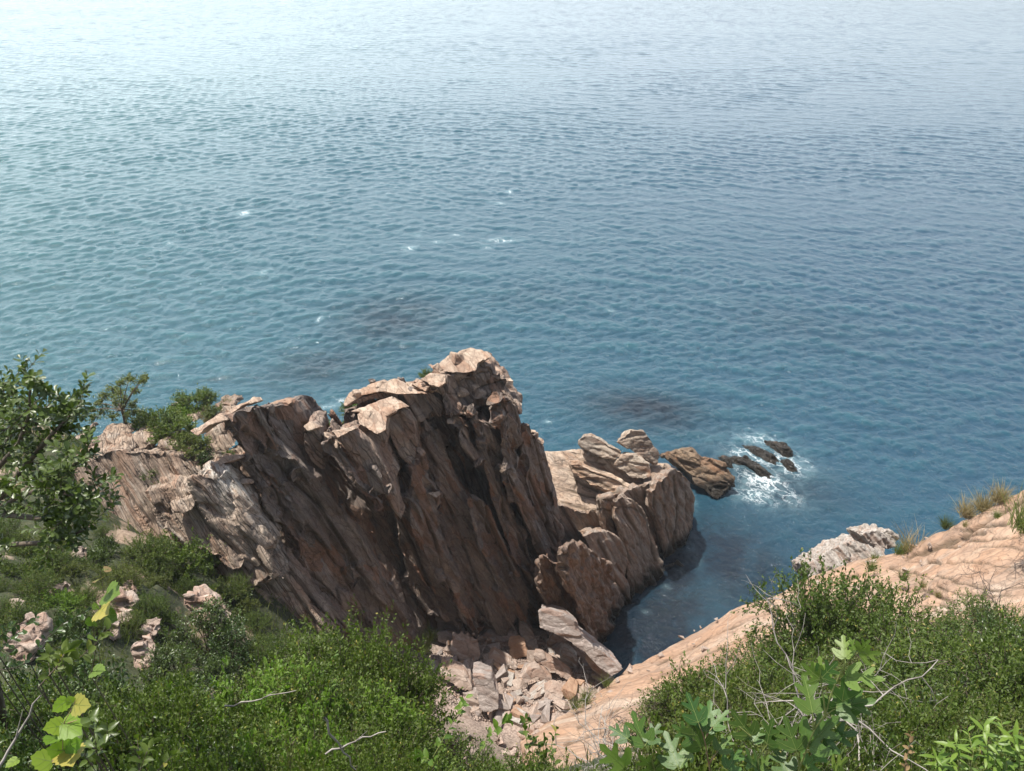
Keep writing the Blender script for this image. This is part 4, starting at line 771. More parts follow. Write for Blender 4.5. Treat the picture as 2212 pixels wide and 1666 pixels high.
def leaf_mat(name, lo, hi, rough=.5, trans=.35, spec=.35, yellow=None, var=.5):
    N = NT(name); t = N.attr('tint'); oi = N.n('ObjectInfo').outputs['Random']; tc = N.n('TexCoord').outputs['Object']
    f = N.math('ADD', N.math('MULTIPLY', t, .75), N.math('MULTIPLY', N.noise(tc, 1.7, 3), var))
    c = N.mix(N.rng(f, .15, 1.0), lo, hi)
    c = N.mix(N.math('MULTIPLY', oi, .7), c, N.mix(.55, c, (.13, .16, .025)))
    c = N.mix(N.rng(t, 1.5, 1.9), c, (.26, .33, .10))
    if yellow: c = N.mix(N.math('MULTIPLY', N.rng(t, .93, .99), N.rng(t, 1.5, 1.2)), c, yellow)
    c = N.mix(N.rng(N.noise(tc, 55, 4), .3, .7, 0, .45), c, N.mix(.5, c, lo)); N.link(N.bump(N.noise(tc, 70, 3), .3, .003), 'Normal')
    N.link(c, 'Base Color'); N.b.inputs['Roughness'].default_value = rough; N.b.inputs['Specular IOR Level'].default_value = spec
    tr = N.n('BsdfTranslucent', {'Color': N.mix(1.0, c, (1.15, 1.35, .55), 'MULTIPLY')})
    mx = N.n('MixShader', {0: trans, 1: N.b.outputs[0], 2: tr.outputs[0]}); N.t.links.new(mx.outputs[0], N.out.inputs[0])
    return N.m
def bark_mat(name, a, b):
    N = NT(name); tc = N.n('TexCoord').outputs['Object']; n = N.noise(tc, 18, 5)
    N.link(N.mix(N.rng(n, .35, .65), a, b), 'Base Color'); N.b.inputs['Roughness'].default_value = .85; N.link(N.bump(n, .4, .004), 'Normal'); return N.m
L_BUSH = leaf_mat('shrub_leaf', (.028, .058, .010), (.115, .165, .030), yellow=(.30, .26, .06))
L_DARK = leaf_mat('dark_leaf', (.014, .036, .008), (.055, .10, .018), .38, .22, .5)
L_LIME = leaf_mat('lime_leaf', (.06, .13, .02), (.20, .30, .05), trans=.45)
L_OLIVE = leaf_mat('olive_leaf', (.045, .065, .018), (.14, .16, .04))
L_FIG = leaf_mat('fig_leaf', (.028, .075, .016), (.07, .15, .03), .45, .25, .4)
L_FIGY = leaf_mat('young_fig_leaf', (.09, .17, .03), (.22, .30, .07), .45, .4)
L_VINE = leaf_mat('vine_leaf', (.12, .24, .02), (.34, .46, .05), .45, .5)
L_VINEY = leaf_mat('yellowing_vine_leaf', (.36, .34, .08), (.50, .40, .10), .5, .4)
L_BROWN = leaf_mat('dry_leaf', (.12, .07, .035), (.26, .17, .09), .8, .2)
L_PEACH = leaf_mat('long_leaf', (.07, .15, .02), (.20, .30, .05), .4, .4)
L_GRASS = leaf_mat('grass_blade', (.06, .10, .02), (.22, .24, .07), .7, .3)
L_DRY = leaf_mat('dry_grass_blade', (.22, .17, .09), (.42, .33, .19), .8, .2)
B_BROWN = bark_mat('brown_bark', (.06, .045, .03), (.14, .11, .08)); B_GREY = bark_mat('grey_dead_twig', (.16, .14, .125), (.34, .31, .28))
B_GREEN = bark_mat('green_stem', (.16, .20, .05), (.30, .32, .10)); B_RED = bark_mat('reddish_vine_stem', (.22, .12, .07), (.34, .24, .14)); B_DARK = bark_mat('dark_twig', (.05, .035, .03), (.10, .075, .065))

def unit(v): return v / (np.linalg.norm(v) + 1e-9)
def shrub_meshes(seed, nmain=46, nsub=9, nleaf=15, leaf=.036, flat=.9, tm=T_DIA, spread=1.0, subl=.34, low=.0):
    """unit shrub: crown about 1 m radius, about 1.5 m tall, rooted at the origin"""
    g = np.random.default_rng(seed); F = MB(); S = MB(); lob = [(unit(g.normal(0, 1, 3)), g.uniform(.65, 1.2)) for _ in range(9)]
    P, D, Nn, T, Sz = [], [], [], [], []
    for i in range(nmain):
        th = g.uniform(0, 6.283); ph = math.acos(g.uniform(low, 1)); d = np.array([math.sin(ph) * math.cos(th) * spread, math.sin(ph) * math.sin(th) * spread, math.cos(ph) * flat + .25])
        k = 1.0
        for l, s in lob:
            if unit(d) @ l > .72: k *= s
        k = min(max(k, .82), 1.12)
        tip = d * k * g.uniform(.82, 1.04); tip[2] = max(tip[2], .12); mid = tip * .5 + np.array([0, 0, .12]) + g.normal(0, .07, 3)
        t = np.linspace(0, 1, 7)[:, None]; C = (1 - t) ** 2 * np.array([g.normal(0, .06), g.normal(0, .06), -.12]) + 2 * t * (1 - t) * mid + t ** 2 * tip
        S.tube(C, .016, .003, 3)
        mt_ = g.random()
        for j in range(nsub):
            a = g.uniform(.38, 1.0); b = C[0] * 0 + (1 - a) ** 2 * 0 + 2 * a * (1 - a) * mid + a * a * tip
            dd = unit(unit(tip - mid) * .7 + g.normal(0, .55, 3) + np.array([0, 0, .45])); ln = subl * g.uniform(.5, 1.15)
            e = b + dd * ln + g.normal(0, .02, 3); m = (b + e) / 2 + g.normal(0, .02, 3)
            if j % 2 == 0: S.tube([b, m, e], .0045, .0012, 3)
            q = np.linspace(.12, 1.02, nleaf)[:, None]; LP = (1 - q) ** 2 * b + 2 * q * (1 - q) * m + q * q * e
            ld = dd[None] * .55 + g.normal(0, .62, (nleaf, 3)) + np.array([0, 0, .15])
            P.append(LP + g.normal(0, .008, LP.shape)); D.append(ld); Nn.append(g.normal(0, .55, (nleaf, 3)) + np.array([0, 0, .9])); tn = g.uniform(0, 1)
            T.append(np.clip(.45 * tn + .3 * mt_ + .35 * g.random(nleaf), 0, 1) * (g.random(nleaf) > .004) + (g.random(nleaf) > .992)); Sz.append(leaf * g.uniform(.6, 1.3, nleaf))
    P = np.concatenate(P); F.leaves(P, np.concatenate(D), np.concatenate(Nn), np.concatenate(Sz), tm, np.clip(np.concatenate(T), 0, 1))
    k = 1 / np.percentile(P[:, 2], 98.5)
    for M_ in (F, S): M_.V = [v * k for v in M_.V]
    return F.mesh('foliage'), S.mesh('branch')
SH = [shrub_meshes(200 + k, 62, 12, 17, (.042, .037, .046, .040)[k]) for k in range(4)]
SHL = [shrub_meshes(220 + k, 40, 9, 14, .060, tm=T_OBO) for k in range(2)]       # broader leaves
SHF = [shrub_meshes(230 + k, 36, 8, 14, .095, tm=T_DIA, subl=.42) for k in range(2)]   # for small shrubs far away: fewer, larger relative leaves
def place(u, v, H):
    """ground point whose plant of height H reaches up to the sight line through (u, v)"""
    d = ray(u, v); t = np.arange(1.2, 60, .04); P = CAM + d * t[:, None]; z = terrain(P[:, 0], P[:, 1])
    ok = P[:, 1] < (10.5 if u > 700 else 30); P, z = P[ok], z[ok]; h = P[:, 2] - z; k = np.argmax(h < H) if (h < H).any() else np.argmin(h)
    p = P[k].copy(); p[2] = z[k]; place.H = min(max(h[k], H * .9), H * 1.5); return p
_used = {}
def shrub(p, s, meshes, leafmat, label, group=None, bark=B_BROWN, sz=1.0, cat='shrub', name='shrub'):
    r = empty(name, p, label, cat, group); r.rotation_euler = (0, 0, random.uniform(0, 6.28)); w_ = min(s * .85, 105 * float(np.linalg.norm(np.asarray(p) - CAM)) / 1671 / .72); r.scale = (w_, w_, s * sz)
    for nm, me, m in (('foliage', meshes[0], leafmat), ('branch', meshes[1], bark)):
        key = (me.name, m.name)
        if key not in _used: mm = me.copy(); mm.materials.append(m); _used[key] = mm
        o = obj(nm, _used[key]); o.parent = r
    return r
# thicket in the foreground
AVOID = [(205, 1330, 355, 1540), (375, 1275, 500, 1440), (-10, 1320, 95, 1500), (215, 1260, 300, 1350), (80, 1270, 160, 1330)]   # pale rocks show here
def thicket(poly, du, dv, Hr, kinds, label, group):
    us = [p[0] for p in poly]; vs = [p[1] for p in poly]; v = min(vs)
    while v < max(vs):
        u = min(us) + random.uniform(0, du)
        while u < max(us):
            uu, vv = u + random.uniform(-.3, .3) * du, v + random.uniform(-.35, .35) * dv
            if inside((uu, vv), poly) and not any(a < uu < c and b < vv < d for a, b, c, d in AVOID):
                H = random.uniform(*Hr); ms, lm = random.choice(kinds); shrub(place(uu, vv, H), place.H, ms, lm, label, group, sz=random.uniform(.85, 1.1))
            u += du
        v += dv
K1 = [(SH[0], L_BUSH), (SH[1], L_BUSH), (SH[2], L_DARK), (SH[3], L_OLIVE)]
KD = [(SH[2], L_DARK), (SHL[0], L_DARK), (SH[0], L_BUSH), (SH[3], L_DARK)]
thicket([(0, 1500), (120, 1470), (300, 1520), (420, 1490), (470, 1800), (-60, 1800)], 85, 42, (.8, 1.15), KD, 'dark green shrub in the thicket filling the lower left corner', 'dark shrubs of the lower left corner')
thicket([(430, 1490), (520, 1470), (620, 1440), (760, 1420), (780, 1460), (820, 1520), (830, 1600), (850, 1680), (960, 1800), (470, 1800)], 85, 42, (.8, 1.15), [(SH[0], L_BUSH), (SH[1], L_BUSH), (SH[2], L_BUSH), (SH[3], L_OLIVE), (SHL[1], L_BUSH), (SHL[0], L_LIME)], 'small leaved green shrub in the thicket left of the rubble', 'shrubs of the thicket left of the rubble')
thicket([(1530, 1570), (1580, 1470), (1700, 1470), (1800, 1410), (2050, 1400), (2300, 1380), (2300, 1800), (1000, 1800), (960, 1760), (1180, 1730), (1450, 1680)], 85, 42, (.8, 1.15), [(SH[0], L_BUSH), (SH[1], L_BUSH), (SH[2], L_BUSH), (SH[3], L_OLIVE), (SHL[0], L_BUSH), (SHL[1], L_DARK)], 'small leaved green shrub in the thicket along the lower right', 'shrubs of the lower right thicket')
thicket([(930, 1640), (1080, 1620), (1160, 1650), (1180, 1700), (1000, 1760), (930, 1700)], 100, 60, (.5, .7), K1[:2], 'low bright shrub below the rubble', 'low shrubs below the rubble')
for (u, v, H, ms, lm, lab) in (
    (805, 1350, 1.1, SH[1], L_BUSH, 'tall lime tipped shrub reaching up beside the foot of the ridge nose'), (690, 1385, .9, SH[3], L_BUSH, 'rounded shrub directly in front of the two upright pale stones'),
    (730, 1400, .9, SH[0], L_BUSH, 'bushy shrub left of the rubble, its top against the cliff foot'), (815, 1480, .7, SH[2], L_BUSH, 'shrub at the left edge of the rubble'), (600, 1410, .9, SH[0], L_BUSH, 'shrub below the undercut ridge nose'),
    (430, 1330, 1.2, SHL[1], L_DARK, 'dark leggy shrub with rounded leaves before the pale boulders'), (480, 1390, .9, SHL[0], L_DARK, 'dark shrub just right of the leggy one'), (360, 1400, .8, SHL[1], L_DARK, 'low dark shrub left of the leggy one'),
    (1850, 1250, 1.3, SH[0], L_BUSH, 'tallest bright green bush on the right, in front of the pink bank'), (1805, 1330, .9, SH[2], L_BUSH, 'left shoulder of the tallest green bush, an own shrub in front of the bank'), (1940, 1300, 1.1, SH[1], L_BUSH, 'bright bush right of the tallest one'),
    (1605, 1430, .7, SH[3], L_BUSH, 'low bush with thin leaves at the edge of the bank'), (1690, 1400, .7, SH[0], L_BUSH, 'small bush between the low bush and the tallest one'), (1500, 1440, .6, SH[1], L_OLIVE, 'outermost thin bush above the inlet'), (1480, 1520, .5, SH[2], L_OLIVE, 'thin olive bush on the lower tip of the bank'),
    (1545, 1490, .7, SH[0], L_BUSH, 'green bush behind the olive one'), (2010, 1350, .8, SH[3], L_BUSH, 'yellowish domed bush on the right slope'), (2170, 1330, .9, SH[1], L_BUSH, 'bush at the right border beneath the pink bank'), (2090, 1390, .8, SH[2], L_OLIVE, 'olive bush left of the border bush'),
    (1740, 1420, .9, SH[1], L_BUSH, 'dense bush behind the large fig leaves'), (1900, 1390, .9, SH[2], L_BUSH, 'dense bush under the bright bush'), (2230, 1400, .9, SH[0], L_DARK, 'dark bush cut by the right border')):
    shrub(place(u, v, H), place.H, ms, lm, lab)
# green slope between the ridge and the thicket
for (u, v, H, ms, lm, lab) in (
    (370, 1185, .9, SHF[0], L_BUSH, 'leafy creeper shrub covering the foot of the ridge'), (300, 1170, .8, SH[0], L_BUSH, 'round green shrub left of the creeper'), (440, 1195, .8, SHF[1], L_BUSH, 'green creeper shrub under the striped ridge wall'),
    (490, 1260, .7, SH[1], L_BUSH, 'glossy shrub in the hollow under the ridge nose'), (250, 1230, .7, SH[2], L_OLIVE, 'grey green shrub on the slope'), (180, 1230, .6, SH[3], L_OLIVE, 'small olive shrub beneath the dark tree'), (60, 1250, .7, SH[1], L_BUSH, 'grassy shrub at the left border below the dark tree'),
    (120, 1290, .5, SHF[0], L_LIME, 'yellow green clump on the grassy slope'), (330, 1290, .5, SHF[1], L_BUSH, 'small shrub above the pale boulders'), (430, 1290, .5, SH[0], L_LIME, 'bright yellowish sprig shrub beside the leaning boulder'), (20, 1320, .6, SH[2], L_BUSH, 'shrub at the left border above the pale rocks'), (270, 1330, .5, SH[3], L_BUSH, 'tiny shrub between the slope boulders'), (90, 1200, .6, SH[0], L_BUSH, 'shrub right below the trunk side of the dark tree')):
    shrub(place(u, v, H), place.H, ms, lm, lab)
thicket([(-40, 1130), (200, 1130), (330, 1185), (450, 1210), (540, 1260), (590, 1340), (640, 1420), (300, 1500), (-40, 1480)], 66, 34, (.28, .6), [(SHF[0], L_BUSH), (SH[1], L_BUSH), (SHF[1], L_OLIVE), (SH[0], L_BUSH), (SHF[0], L_DARK)], 'low mixed green shrub on the slope below the ridge', 'low shrubs of the slope below the ridge')
# shrubs on the crest of the rocks: (u, v of the root, depth y, radius)
for (r, x, y, Y, s, lm, lab) in (
    (1, 600, 290, 18.6, .85, L_BUSH, 'green shrub beside the small crest tree'), (1, 520, 270, 18.9, .7, L_OLIVE, 'greyish shrub between the crest tree and the green shrub'), (1, 700, 330, 18.0, .8, L_BUSH, 'shrub hanging over the notch behind the pale blocks'), (1, 760, 410, 17.4, .7, L_OLIVE, 'tufty shrub in the notch left of the large pale block'),
    (1, 820, 460, 17.2, .5, L_DARK, 'dark little shrub at the bottom of the notch'), (1, 800, 170, 20.0, .75, L_BUSH, 'bright shrub on the skyline of the crest'), (1, 880, 130, 20.2, .6, L_BUSH, 'leaning shrub sticking out over the sea'), (1, 720, 230, 19.5, .6, L_LIME, 'lime green cushion behind the white cap stone'),
    (1, 900, 210, 19.0, .5, L_OLIVE, 'dry olive shrub behind the tall leaning slab'), (1, 560, 530, 16.4, .35, L_BUSH, 'upper of two cushions growing on the ridge face'), (1, 655, 650, 15.9, .52, L_BUSH, 'lower larger cushion growing on the ridge face'), (1, 1400, 260, 20.3, .55, L_BUSH, 'shrub behind the twin tops of the leaning slabs'),
    (2, 640, 255, 22.2, .45, L_BUSH, 'bright green cushion left of the summit'), (2, 250, 430, 21.6, .6, L_BUSH, 'green patch along the back of the crest'), (2, 310, 410, 21.8, .45, L_LIME, 'lime cushion behind the roof shaped block'), (2, 130, 530, 21.0, .5, L_OLIVE, 'olive cushion in the gap behind the upright block'), (2, 220, 520, 21.2, .5, L_OLIVE, 'grey green cushion before the pale capped block'), (2, 20, 450, 21.2, .45, L_BUSH, 'small shrub in the gap left of the upright block'),
    (1, 1130, 830, 16.6, .3, L_DARK, 'dark tuft in the cleft beside the white rib'), (1, 990, 430, 17.6, .3, L_BUSH, 'tiny green sprig at the foot of the large pale block')):
    u, v = Q(r, (x, y))[0]; shrub(at_y(u, v, Y) - np.array([0, 0, .12]), s, random.choice(SHF), lm, lab, sz=.75)

# sprigs: a leafy shoot through points; leaves spiral around it
def shoot(F, S, P, leaf, n, tm, g, r=.004, up=.5, tint=(0, 1), start=.15, spread=.8, whorl=0):
    P = np.asarray(P, float); t = np.linspace(0, 1, len(P)); q = np.linspace(start, 1, n); C = np.stack([np.interp(q, t, P[:, k]) for k in range(3)], 1)
    S.tube(P, r, r * .35, 4); d = np.gradient(C, axis=0); d /= np.linalg.norm(d, axis=1)[:, None] + 1e-9
    ax = np.cross(d, [.2, .3, .93]); ax /= np.linalg.norm(ax, axis=1)[:, None] + 1e-9; bx = np.cross(d, ax); an = np.arange(n) * 2.4 + g.uniform(0, 6)
    o = ax * np.cos(an)[:, None] + bx * np.sin(an)[:, None]; D = d * up + o * spread + g.normal(0, .15, (n, 3)); Nn = d * .9 + np.array([0, 0, .5]) + g.normal(0, .2, (n, 3))
    F.leaves(C, D, Nn, leaf * g.uniform(.65, 1.15, n) * np.where(q > .93, .8, 1), tm, g.uniform(*tint, n))
def plant_obj(name, label, F, S, lm, bm_, cat='plant', group=None):
    V = np.concatenate(S.V) if S.V else np.concatenate(F.V); b = V[np.argmin(V[:, 2])]; r = empty(name, b, label, cat, group); inv = Matrix.Translation(-Vector(b))
    for nm, M_, mt in (('foliage', F, lm), ('stem' if cat != 'tree' else 'trunk', S, bm_)):
        if M_ and M_.V: o = obj(nm, M_.mesh(nm, nm != 'foliage'), mt, r); o.matrix_parent_inverse = inv
    return r, inv
def dark_tree():
    g = np.random.default_rng(11); F, S = MB(), MB()
    root = np.array([-4.6, 4.2, float(terrain(-4.6, 4.2))]); hub = at_y(-120, 1180, 3.7)
    S.tube([root, (root + hub) / 2 + np.array([.1, 0, .2]), hub], .07, .04, 8)
    limbs = []
    for pts in ([(-120, 1180, 3.7), (-20, 1110, 3.6), (60, 1060, 3.4), (130, 1030, 3.3), (195, 975, 3.2)], [(-120, 1180, 3.7), (-30, 1040, 3.6), (40, 960, 3.5), (62, 900, 3.4), (66, 830, 3.4)], [(-120, 1180, 3.7), (0, 1178, 3.5), (100, 1172, 3.4), (150, 1160, 3.3), (190, 1140, 3.3)],
                [(-120, 1180, 3.7), (-60, 950, 3.8), (10, 870, 3.8), (-10, 850, 3.8)], [(0, 1075, 3.5), (60, 1000, 3.5), (120, 930, 3.4), (165, 885, 3.4)], [(60, 1062, 3.4), (130, 1060, 3.2), (160, 1075, 3.1), (190, 1080, 3.1)], [(0, 1110, 3.6), (80, 1120, 3.4), (130, 1115, 3.3), (180, 1110, 3.2)], [(-40, 1000, 3.8), (40, 930, 3.7), (110, 900, 3.7), (140, 880, 3.7)]):
        P = np.array([at_y(*p) for p in pts]); S.tube(P, .02, .005, 6); limbs.append(P)
    for P in limbs:
        for _ in range(13):
            k = g.uniform(.15, 1) * (len(P) - 1); i = min(int(k), len(P) - 2); b = P[i] + (P[i + 1] - P[i]) * (k - i); d = unit(unit(P[i + 1] - P[i]) * .6 + g.normal(0, .6, 3) + np.array([.1, -.1, .35])); ln = g.uniform(.12, .30) * (1.15 - .6 * k / len(P))
            e = b + d * ln + np.array([0, 0, .05]); m = (b + e) / 2 + g.normal(0, .015, 3); shoot(F, S, [b, m, e], .052, 15, T_OBO, g, .003, .75)
            for _ in range(2):
                b2 = b + (e - b) * g.uniform(.3, .8); e2 = b2 + unit(d + g.normal(0, .7, 3)) * ln * .6; shoot(F, S, [b2, (b2 + e2) / 2, e2], .047, 11, T_OBO, g, .002, .75)
        shoot(F, S, P[-3:], .055, 22, T_OBO, g, .004, .8)
    plant_obj('dark_leaved_tree', 'dark glossy leaved tree reaching in from the left border in front of the sea', F, S, L_DARK, B_BROWN, 'tree')
dark_tree()
def crest_tree():
    g = np.random.default_rng(12); F, S = MB(), MB(); Y = 18.6
    p = lambda x, y, dy=0.: at_y(*Q(5, (x, y))[0], Y + dy)
    fork = p(812, 390); S.tube([p(850, 560), p(838, 500), p(826, 440), fork], .06, .045, 6)
    for (x, y, r) in ((800, 215, 62), (860, 180, 40), (935, 195, 46), (895, 260, 38), (740, 250, 60), (690, 300, 58), (640, 340, 48), (600, 390, 42), (760, 330, 55), (830, 320, 48), (880, 350, 40), (690, 390, 58), (760, 430, 60), (850, 420, 50), (900, 400, 30), (620, 440, 50), (780, 270, 50), (965, 170, 25)):
        dy = g.uniform(-.5, .5); c = p(x, y, dy); S.tube([fork, (fork + c) / 2 + np.array([0, 0, .06]), c], .02, .006, 4); R_ = r * .3254 / 1671 * 22
        for _ in range(16):
            d = g.normal(0, 1, 3); d = d / np.linalg.norm(d) * R_ * g.uniform(.4, 1.15); d[2] *= .75; b = c + d * .2; e = c + d; n = 17
            q = g.uniform(.2, 1.1, (n, 1)); F.leaves(b + (e - b) * q + g.normal(0, .025, (n, 3)), g.normal(0, 1, (n, 3)) + np.array([0, 0, -.2]), g.normal(0, .5, (n, 3)) + np.array([0, 0, 1]), g.uniform(.04, .075, n), T_DIA, g.random(n))
            S.tube([b, e], .004, .002, 3)
    plant_obj('small_tree', 'small airy tree standing on the crest of the ridge against the sea', F, S, L_OLIVE, B_BROWN, 'tree')
crest_tree()

# plants with leaves one can count
def leafy(name, label, stems, leaves, tm, mats, bark, Y, g, stem_r=.004, group=None, leafname='leaf', cat='plant', root=None):
    S = MB(); P0 = None
    for P in stems:
        W = [at_y(*q[:2], q[2] if len(q) > 2 else Y) for q in P]
        if len(W) > 2:
            W = np.array(W); t = np.linspace(0, len(W) - 1, len(W) * 4); W = np.stack([np.interp(t, range(len(W)), W[:, k]) for k in range(3)], 1)
            for _ in range(3): W[1:-1] = (W[:-2] + 2 * W[1:-1] + W[2:]) / 4
        if P0 is None: P0 = W[0]
        S.tube(W, stem_r, stem_r * .45, 6)
    rt = np.array([P0[0], P0[1] + .15, float(terrain(P0[0], P0[1] + .15))]) if root is None else root
    S.tube([rt, (rt + P0) / 2 + np.array([.02, .03, 0]), P0], stem_r * 1.5, stem_r, 6)
    r = empty(name, rt, label, cat, group); inv = Matrix.Translation(-Vector(rt))
    o = obj('stem', S.mesh('stem', True), bark, r); o.matrix_parent_inverse = inv
    for (b, t, mi) in leaves:
        yb = b[2] if len(b) > 2 else Y; B = at_y(b[0], b[1], yb); T_ = at_d(t[0], t[1], np.linalg.norm(B - CAM) * g.uniform(.96, 1.01)); D = T_ - B; s = np.linalg.norm(D)
        nn = unit(CAM - B) * .8 + np.array([-.2, 0, .45]) + g.normal(0, .28, 3); M_ = MB(); M_.leaves([B], [D], [nn], s * (.72 if 'vine' in name else .88), tm, [g.uniform(0, 1)])
        ax_ = np.cross(nn, D); ax_ /= np.linalg.norm(ax_); zz = np.cross(unit(D), ax_) * s; ax_ = ax_ * s; q_ = .72 if 'vine' in name else .88
        lp = lambda x, y: B + q_ * (D * x + ax_ * y + zz * ((.25 if tm is T_FIG else .22) * abs(y) - .2 * x * x - .25 * y * y)) + zz * .004
        M_.tube([B - D * .18, B], .0012, .001, 4, 2.0); M_.tube([lp(x, 0) for x in (0, .33, .66, .95)], .0013, .0004, 3, 2.0)
        for x0, x1, y1 in (((0, .08, .28), (.0, .36, .42), (.35, .68, .30)) if tm is T_FIG else ((0, .0, .34), (0, .34, .48), (.3, .62, .36))):
            for sg in (-1, 1): M_.tube([lp(x0, 0), lp((x0 + x1) / 2, sg * y1 * .52), lp(x1, sg * y1)], .0007, .0003, 3, 2.0)
        o = obj(leafname, M_.mesh(leafname, True), mats[mi], r); o.matrix_parent_inverse = inv
g9 = np.random.default_rng(21)
q7 = lambda *p: Q(7, *p)
def L7(lst): return [(Q(7, (a, b))[0], Q(7, (c, d))[0], m) for a, b, c, d, m in lst]
leafy('fig_plant', 'largest fig sapling with lobed leaves, its pale tip against the bushes', [q7((930, 1290), (960, 1210), (1040, 985), (1110, 905), (1130, 800), (1200, 650), (1215, 620), (1285, 560)), q7((1070, 945), (1130, 890), (1190, 860)), q7((1040, 985), (1030, 900)), q7((960, 1200), (940, 1100)), q7((980, 1130), (1090, 1045)), q7((1212, 630), (1214, 588)), q7((1105, 900), (1080, 720))],
      L7([(1032, 895, 985, 640, 0), (1214, 592, 1196, 432, 1), (1290, 558, 1405, 578, 1), (1262, 548, 1245, 465, 1), (1300, 545, 1350, 490, 1), (1225, 700, 1450, 690, 1), (1165, 865, 1420, 815, 0), (1092, 1042, 1295, 1000, 0), (1185, 900, 1230, 690, 0), (942, 1105, 860, 900, 0), (1078, 720, 1075, 565, 1), (1070, 705, 975, 622, 1), (1085, 700, 1170, 610, 0), (1010, 1075, 1180, 900, 0), (1000, 1200, 1110, 1060, 0), (905, 1240, 800, 1050, 0), (1160, 1240, 1200, 1130, 1)]), T_FIG, (L_FIG, L_FIGY), B_GREEN, 2.0, g9, .0042, 'fig saplings')
leafy('fig_plant', 'middle fig sapling with reddish stem left of the largest one', [q7((470, 1290), (458, 1210), (430, 1040), (395, 950)), q7((430, 1040), (475, 975)), q7((455, 1180), (505, 1110)), q7((400, 1080), (360, 1040))],
      L7([(395, 950, 330, 760, 0), (440, 1000, 470, 790, 0), (475, 978, 570, 860, 0), (505, 1112, 590, 1000, 0), (365, 1040, 250, 960, 0), (350, 1120, 280, 1210, 0), (420, 1080, 330, 900, 0), (560, 1210, 640, 1080, 0), (280, 1195, 195, 960, 0)]), T_FIG, (L_FIG, L_FIGY), B_RED, 2.05, g9, .0042, 'fig saplings')
leafy('fig_plant', 'leftmost fig sapling at the bottom of the photograph', [q7((170, 1290), (150, 1200), (100, 1080), (30, 960)), q7((60, 1130), (0, 1040))],
      L7([(100, 1075, 10, 870, 0), (110, 1060, 190, 930, 0), (0, 1040, -120, 960, 0), (150, 1200, 60, 1150, 1), (-20, 1200, -150, 1080, 1), (150, 1215, 240, 1130, 0)]), T_FIG, (L_FIG, L_FIGY), B_GREEN, 2.1, g9, .0042, 'fig saplings')
leafy('fig_plant', 'small forked fig sapling between the middle and the largest one', [q7((735, 1290), (730, 1210), (728, 1150), (690, 1030)), q7((728, 1150), (780, 1072)), q7((690, 1030), (620, 970))],
      L7([(690, 1025, 570, 880, 0), (780, 1070, 800, 920, 0), (700, 1060, 760, 960, 0), (780, 1075, 870, 960, 0), (730, 1210, 640, 1120, 0), (740, 1230, 800, 1120, 0)]), T_FIG, (L_FIG, L_FIGY), B_GREEN, 2.1, g9, .0036, 'fig saplings')
def L6(lst): return [(Q(6, (a, b))[0], Q(6, (c, d))[0], m) for a, b, c, d, m in lst]
q6 = lambda *p: Q(6, *p)
leafy('grape_vine', 'sunlit yellow green vine with broad toothed leaves in the lower left corner', [q6((180, 1200), (270, 1085), (330, 1040), (320, 900), (375, 810), (390, 770)), q6((270, 1085), (360, 1020)), q6((320, 900), (400, 870))],
      L6([(345, 770, 245, 850, 0), (375, 785, 345, 735, 0), (385, 790, 480, 800, 1), (325, 890, 445, 960, 0), (325, 900, 195, 915, 0), (330, 1030, 215, 1020, 0), (290, 960, 225, 990, 0), (270, 1085, 105, 1055, 0), (355, 1030, 370, 1110, 1), (340, 1010, 440, 975, 0), (90, 1075, 0, 1125, 0), (265, 925, 300, 880, 0)]), T_VINE, (L_VINE, L_VINEY), B_RED, 1.75, g9, .0022)
leafy('grape_vine', 'darker climbing vine shoot with scattered leaves above the sunlit vine', [q6((470, 640), (500, 500), (480, 380), (520, 290), (540, 200), (520, 100)), q6((500, 480), (560, 360))],
      L6([(555, 345, 620, 350, 0), (555, 320, 610, 325, 0), (480, 380, 445, 330, 0), (500, 295, 480, 250, 0), (520, 295, 550, 320, 1), (550, 215, 620, 205, 0), (520, 140, 475, 150, 2), (540, 90, 600, 85, 2), (480, 620, 560, 600, 0), (490, 450, 450, 430, 0)]), T_VINE, (L_LIME, L_VINEY, L_BROWN), B_BROWN, 2.3, g9, .0022)
def sprigs(name, label, lst, tm, lm, bark, Y, leaf, n, seed, cat='plant', up=.6, spread=.8, group=None):
    g = np.random.default_rng(seed); F, S = MB(), MB(); a = np.array([at_y(*lst[0][0], Y)])[0]; rt = np.array([a[0], a[1] + .2, float(terrain(a[0], a[1] + .2))])
    for P in lst:
        W = np.array([at_y(u, v, Y + g.uniform(-.08, .08)) for u, v in P]); shoot(F, S, W, leaf, n, tm, g, .003, up, spread=spread); S.tube([rt, (rt + W[0]) / 2 + np.array([0, .04, 0]), W[0]], .006, .003, 5)
    r, inv = plant_obj(name, label, F, S, lm, bark, cat, group)
sprigs('broad_leaved_sapling', 'sapling with folded oval leaves above the vine', [q6((200, 700), (290, 600), (400, 560), (500, 470), (560, 400)), q6((290, 600), (330, 530), (370, 500)), q6((260, 640), (250, 560), (260, 520))], T_OVA, L_BUSH, B_BROWN, 2.1, .055, 13, 31)
sprigs('broad_leaved_sapling', 'sapling with folded oval leaves right of the vine', [q6((520, 1150), (500, 1020), (480, 900), (470, 860)), q6((500, 1080), (540, 980), (560, 920)), q6((510, 1150), (440, 1060), (420, 980))], T_OVA, L_DARK, B_BROWN, 1.9, .058, 11, 32)
sprigs('broad_leaved_sapling', 'upright sapling with folded leaves at the bottom border', [q6((720, 1160), (722, 1060), (712, 970)), q6((720, 1150), (760, 1040), (790, 990)), q6((760, 1200), (850, 1100), (940, 1010))], T_OVA, L_BUSH, B_BROWN, 1.9, .052, 10, 33)
